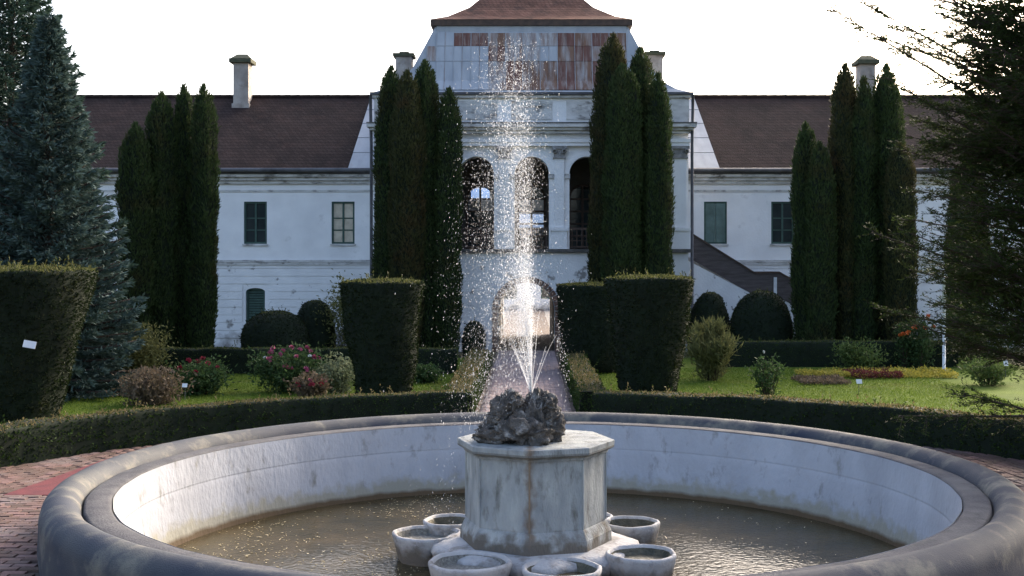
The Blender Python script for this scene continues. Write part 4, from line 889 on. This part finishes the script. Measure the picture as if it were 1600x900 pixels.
# ------------------------------------------------------------------ big yew on the right
def big_yew():
    rng = np.random.default_rng(71); bx, by = 9.4, 18.9
    t = thing('yew_tree', 'big dark yew with ragged rising branches at the right photo edge', 'yew', (bx, by, 0))
    mb = MB(); P_, D_, L_, W_, N_ = [], [], [], [], []
    mb.tube([(0, 0, -.1), (.1, 0, 2), (0, .1, 5), (.1, 0, 9)], [.32, .26, .16, .03], 10)
    limbs = []
    for i in range(210):
        z0 = rng.uniform(1.3, 7.4) if i < 150 else rng.uniform(4.2, 8); az = rng.uniform(-pi, pi) if i % 4 == 0 else pi + rng.normal() * .7
        ln = (3.5 - .12 * max(0, z0 - 3)) * rng.uniform(.70, 1.04) * (1 if z0 > 1.3 else .85); limbs.append((z0, az, ln, rng.uniform(.12, .5)))
    limbs += [(4.1, pi + .10, 4.9, .58), (4.7, pi - .05, 4.3, .62), (3.6, pi + .12, 4.2, .55), (2.2, pi - .02, 4.1, .35), (1.0, pi + .15, 3.6, .34), (1.5, pi + .02, 4.0, .24), (.8, pi + .5, 4.3, .04), (5.4, pi + .1, 4.0, .6), (2.0, pi + .3, 4.0, .42), (.4, pi + .3, 3.4, .26), (5.0, pi - .2, 4.1, .5), (4.4, pi + .3, 4.2, .55)]
    for z0, az, ln, sl in limbs:
        k = np.linspace(0, 1, 10); dr = np.array([np.cos(az), np.sin(az), 0]); tg = np.array([-np.sin(az), np.cos(az), 0])
        sway = rng.normal() * .25
        pts = dr * (ln * k)[:, None] + tg * (sway * ln * .3 * k ** 2)[:, None]; pts[:, 2] += z0 + sl * ln * k * (1.12 - .12 * k) 
        mb.tube(pts[::3].tolist(), [.05, .03, .016, .006], 5)
        nt_ = int(ln * 17); 
        for u in np.sort(rng.uniform(.18, 1.0, nt_)):
            q = np.array([np.interp(u, k, pts[:, c]) for c in range(3)]); sd = rng.choice((-1, 1)); tl = (.32 + .5 * (1 - u)) * rng.uniform(.6, 1.2)
            td = dr * rng.uniform(.5, 1.0) + tg * sd * rng.uniform(.3, .9) + np.array([0, 0, sl * .7 + rng.normal() * .35]); td /= np.linalg.norm(td)
            e = q + td * tl + np.array([0, 0, -.05]); 
            if u > .5: mb.tube([q.tolist(), e.tolist()], [.006, .002], 3)
            n = int(tl * 62); w = rng.random(n); c = q + (e - q) * w[:, None] + rng.normal(size=(n, 3)) * .012
            sgn = rng.choice((-1, 1), n)[:, None]; nv = norm(np.cross(td, np.array([0, 0, 1.])[None]) + rng.normal(size=(n, 3)) * .35)
            P_.append(c); D_.append(td * .55 + nv * sgn * .8 + np.array([0, 0, .1])); L_.append(rng.uniform(.05, .095, n)); W_.append(rng.uniform(.010, .020, n))
    # inner shade foliage
    n = 60000; a = rng.uniform(0, 2 * pi, n); z = rng.uniform(1.9, 9, n); rr = (2.75 - .1 * np.maximum(0, z - 3)) * np.sqrt(rng.random(n)); 
    c = np.stack([rr * np.cos(a), rr * np.sin(a), z], 1); cl = wnoise(c, 2.4, 5) > -.35; c = c[cl]; n = len(c)
    P_.append(c); D_.append(norm(c * [1, 1, 0]) + rng.normal(size=(n, 3)) * .6 + [0, 0, .3]); L_.append(rng.uniform(.09, .2, n)); W_.append(rng.uniform(.02, .045, n))
    lv, lf = cards(np.concatenate(P_), np.concatenate(D_), np.concatenate(L_), np.concatenate(W_), rng)
    print('yew leaves', len(lf))
    mb.build('trunk', M['bark'], t); link('crown', np_mesh('crown', lv, [lf], M['yewtree_leaf']), t)
big_yew()

# ------------------------------------------------------------------ shrubs and flowers
def blossom_mesh(m, r, n=7, seed=0):
    rng = np.random.default_rng(seed); k = n * 2; a = np.arange(k) * 2.4; el = np.linspace(.2, 1.3, k)
    d = np.stack([np.cos(a) * np.cos(el), np.sin(a) * np.cos(el), np.sin(el)], 1)
    lv, lf = cards(np.zeros((k, 3)), d, r, r * .9, rng); return np_mesh('blossom', lv, [lf], m)
BL = {k: blossom_mesh(M[m], r) for k, m, r in (('pink', 'pink', .082), ('red', 'red', .078), ('orange', 'orange', .12), ('white', 'white_petal', .06))}
def shrub(label, px, top, wpx, D, m, seed, name='shrub', n=1500, L=.09, Wd=.035, up=.4, blossoms=(), cat='shrub', spiky=False, z0=0, grp=None):
    D *= K; rng = np.random.default_rng(seed); x, h, r = PX(px, D), PZ(top, D) - z0, wpx / 2 / F * D
    t = thing(name, label, cat, (x, D, z0), grp); mb = MB(); tips = []
    n = int(n * 2.0); L *= 1.15; Wd *= 1.35; P_, D_ = [], []; ns = 26 if spiky else 18
    for i in range(ns):
        a = rng.uniform(0, 2 * pi); rr = r * rng.random() ** .5; hh = h * rng.uniform(.65, 1.0) * (1 - .35 * (rr / r) ** 2)
        tip = np.array([rr * cos(a), rr * sin(a), hh]); base = np.array([rr * .25 * cos(a), rr * .25 * sin(a), -.03]); mid = base * .4 + tip * .6 + np.array([0, 0, .1 * h])
        mb.tube([base, mid, tip], [.012, .008, .003], 4); tips.append(tip)
        m_ = n // ns; u = rng.random(m_) ** .6; q = (1 - u)[:, None] ** 2 * base + 2 * (u * (1 - u))[:, None] * mid + (u ** 2)[:, None] * tip
        sp = r * (.30 if not spiky else .14); q = q + rng.normal(size=(m_, 3)) * sp * np.array([1, 1, .7]); q[:, 2] = np.clip(q[:, 2], .02, h * 1.05)
        P_.append(q); D_.append(rng.normal(size=(m_, 3)) + np.array([0, 0, up]) + norm(q * [1, 1, 0]) * .5)
    P_ = np.concatenate(P_); D_ = np.concatenate(D_)
    lv, lf = cards(P_, D_, L * rng.uniform(.6, 1.3, len(P_)), Wd * rng.uniform(.6, 1.3, len(P_)), rng)
    mb.build('stem', M['twig'], t); link('foliage', np_mesh('foliage', lv, [lf], M[m]), t)
    for kind, cnt in blossoms:
        for i in range(cnt):
            az_ = rng.uniform(-pi, pi * .15); e_ = rng.uniform(.15, 1.2); tp = np.array([r * 1.02 * cos(az_) * cos(e_), r * 1.02 * sin(az_) * cos(e_), h * (.45 + .6 * sin(e_)) + rng.normal() * .03])
            o = link('blossom', BL[kind], t, tp.tolist()); s = rng.uniform(.7, 1.3); o.scale = (s, s, s); o.rotation_euler = (rng.normal() * .4, rng.normal() * .4, rng.uniform(0, 6))
    return t
shrub('yellow-green bush in front of the back hedge beside the left yew', 205, 512, 100, 25.4, 'shrub_olive', 81, n=2400, L=.11)
shrub('green bush with red roses on the left lawn', 312, 560, 72, 22.4, 'rose_leaf', 82, 'rose_bush', 1800, blossoms=(('red', 8),), cat='rose bush')
shrub('dry brown bush behind the left ring hedge', 246, 582, 90, 20.9, 'shrub_dry', 83, n=2400, L=.08, up=.8)
shrub('large rose bush with many pink flowers left of the tapered yew', 455, 543, 92, 22.8, 'rose_leaf', 84, 'rose_bush', 2600, blossoms=(('pink', 17), ('white', 2)), cat='rose bush')
shrub('pale grey-green bush beside the foot of the tapered yew', 526, 556, 56, 22.6, 'shrub_pale', 85, n=1800, L=.08)
shrub('small reddish rose bush low in front of the pink roses', 484, 586, 46, 21.4, 'shrub_dry', 86, 'rose_bush', 900, blossoms=(('pink', 2), ('red', 4)), cat='rose bush')
shrub('feathery yellow-green grass clump with reddish tips under the stair', 1112, 502, 84, 25.0, 'shrub_olive', 87, 'grass_clump', 3000, L=.20, Wd=.025, up=1.8, spiky=True, cat='grass clump')
shrub('small dark leafy bush with one white flower on the right lawn', 1200, 550, 58, 22.0, 'rose_leaf', 88, n=450, blossoms=(('white', 1),), spiky=True)
shrub('low grey-green bush behind the yellow flower bed', 1345, 530, 60, 27.0, 'shrub_green', 89, n=1200)
shrub('tall plant with orange flowers left of the white post', 1440, 494, 44, 27.6, 'rose_leaf', 90, 'flowering_plant', 1300, blossoms=(('orange', 6),), cat='flower')
shrub('thin plant with one orange flower in front of the thujas', 1413, 496, 26, 27.8, 'rose_leaf', 91, 'flowering_plant', 500, blossoms=(('orange', 2),), cat='flower')
shrub('loose bush with reddish leaves overhanging behind the tapered yew', 548, 428, 84, 30.0, 'shrub_olive', 92, n=2200, L=.11)
shrub('grey-green low planting under the yew at the right', 1545, 556, 90, 24.0, 'shrub_green', 93, n=900, spiky=True)
shrub('small leafy bush between the tapered yew and the path hedge', 665, 572, 40, 24.5, 'rose_leaf', 94, n=900)
shrub('dark bushy planting at the far right beyond the white post', 1530, 470, 110, 28.5, 'thuja_leaf', 95, n=3000)
shrub('dark little mound bush on the lawn beside the broad left yew', 97, 606, 32, 21.8, 'yew_leaf', 96, n=900, L=.06)
def bed(name, label, x0, x1, y0, y1, m, n, h, seed):
    x0, x1, y0, y1 = x0 * K, x1 * K, y0 * K, y1 * K; rng = np.random.default_rng(seed); p = np.stack([rng.uniform(x0, x1, n), rng.uniform(y0, y1, n), rng.uniform(.02, h, n)], 1)
    p[:, 2] *= .6 + .4 * wnoise(p, 3, seed)
    lv, lf = cards(p, rng.normal(size=(n, 3)) + [0, 0, .8], rng.uniform(.05, .10, n), rng.uniform(.03, .05, n), rng)
    tag(link(name, np_mesh(name, lv, [lf], M[m])), label, 'flower bed', kind='stuff')
bed('flower_bed', 'strip of low yellow flowers in front of the right back hedge', PX(1250, 25.8), PX(1490, 25.8), 25.4, 26.4, 'yellow_fl', 5000, .22, 101)
bed('flower_bed', 'dark maroon patch in the middle of the yellow flower strip', PX(1325, 25.6), PX(1405, 25.6), 25.2, 26.3, 'maroon_fl', 2200, .30, 102)
bed('flower_bed', 'thin strip of yellow flowers on the left lawn beside the broad yew', PX(95, 24.6), PX(225, 24.6), 24.3, 25.0, 'yellow_fl', 2400, .16, 103)
bed('flower_bed', 'dull brown ground plants in front of the right yellow strip', PX(1245, 24.6), PX(1320, 24.6), 24.0, 25.2, 'shrub_dry', 2000, .16, 104)
# grass blades on the lawns
def grass(name, label, sgn, n, seed):
    rng = np.random.default_rng(seed); x = sgn * rng.uniform(1.7, 11, n * 2); y = rng.uniform(18, 36, n * 2)
    k = (((x - FC[0]) / 9.65) ** 2 + ((y - FC[1]) / 9.75) ** 2 > 1.0); x, y = x[k][:n], y[k][:n]; n = len(x)
    p = np.stack([x, y, np.full(n, -.01)], 1); d = rng.normal(size=(n, 3)) * .45 + [0, 0, 1]
    lv, lf = cards(p, d, rng.uniform(.03, .075, n), rng.uniform(.010, .018, n), rng)
    tag(link(name, np_mesh(name, lv, [lf], M['grass'])), label, 'grass', kind='stuff')
grass('lawn_grass', 'short green grass on the lawn left of the path', -1, 60000, 111)
grass('lawn_grass', 'short green grass on the lawn right of the path', 1, 60000, 112)
# plant tags and post
def ptag(label, px, py, D, w, h, rz=0, stake=True, tilt=.5):
    D *= K; x, z = PX(px, D), PZ(py, D); t = thing('plant_tag', label, 'plant label', (x, D, max(z - .3, 0) if stake else z), 'white plant labels')
    zz = z - t.location.z; o = MB().box(-w / 2, w / 2, -.004, .004, -h / 2, h / 2).build('plate', M['white_paint'], t, loc=(0, -.02, zz)); o.rotation_euler = (-tilt, rz, rz)
    MB().tube([(0, 0, -.02 if stake else -.1), (0, 0, zz)] if stake else [(0, .12, -.02), (0, 0, 0)], .006, 5).build('stake', M['gutter'], t)
ptag('white plastic label hung on the broad clipped yew', 47, 538, 15.5, .20, .12, .2, False, .2)
ptag('white plant label behind the left ring hedge by the dry bush', 289, 602, 20.5, .11, .09)
ptag('white plant label standing on the right lawn', 1342, 596, 21.6, .13, .11)
ptag('white plant label at the lawn edge below the yew', 1571, 567, 21.6, .10, .14)
po = thing('garden_post', 'slim white post in front of the right wing wall', 'post', (PX(1475, 26.5 * K), 26.5 * K, 0))
MB().tube([(0, 0, -.1), (0, 0, PZ(436, 26.5 * K))], .045, 10).build('shaft', M['white_paint'], po, True)
MB().lathe([(.055, 0), (.06, .04), (.03, .07), (.005, .09)], (0, 0), 10).build('finial', M['white_paint'], po, True, (0, 0, PZ(436, 26.5 * K)))
n = 420; a = RNG.uniform(0, 2 * pi, n); r = RNG.uniform(5.7, 9.0, n); p = np.stack([FC[0] + r * np.cos(a), FC[1] + r * np.sin(a), np.full(n, .045)], 1)
d = RNG.normal(size=(n, 3)); d[:, 2] = RNG.uniform(0, .35, n); lv, lf = cards(p, d, RNG.uniform(.03, .08, n), RNG.uniform(.02, .045, n), RNG, flat=np.tile([0, 0, 1.], (n, 1)) + RNG.normal(size=(n, 3)) * .2)
tag(link('fallen_leaves', np_mesh('fallen_leaves', lv, [lf], M['shrub_dry'])), 'dry brown leaves scattered on the brick paving round the basin', 'leaves', kind='stuff')
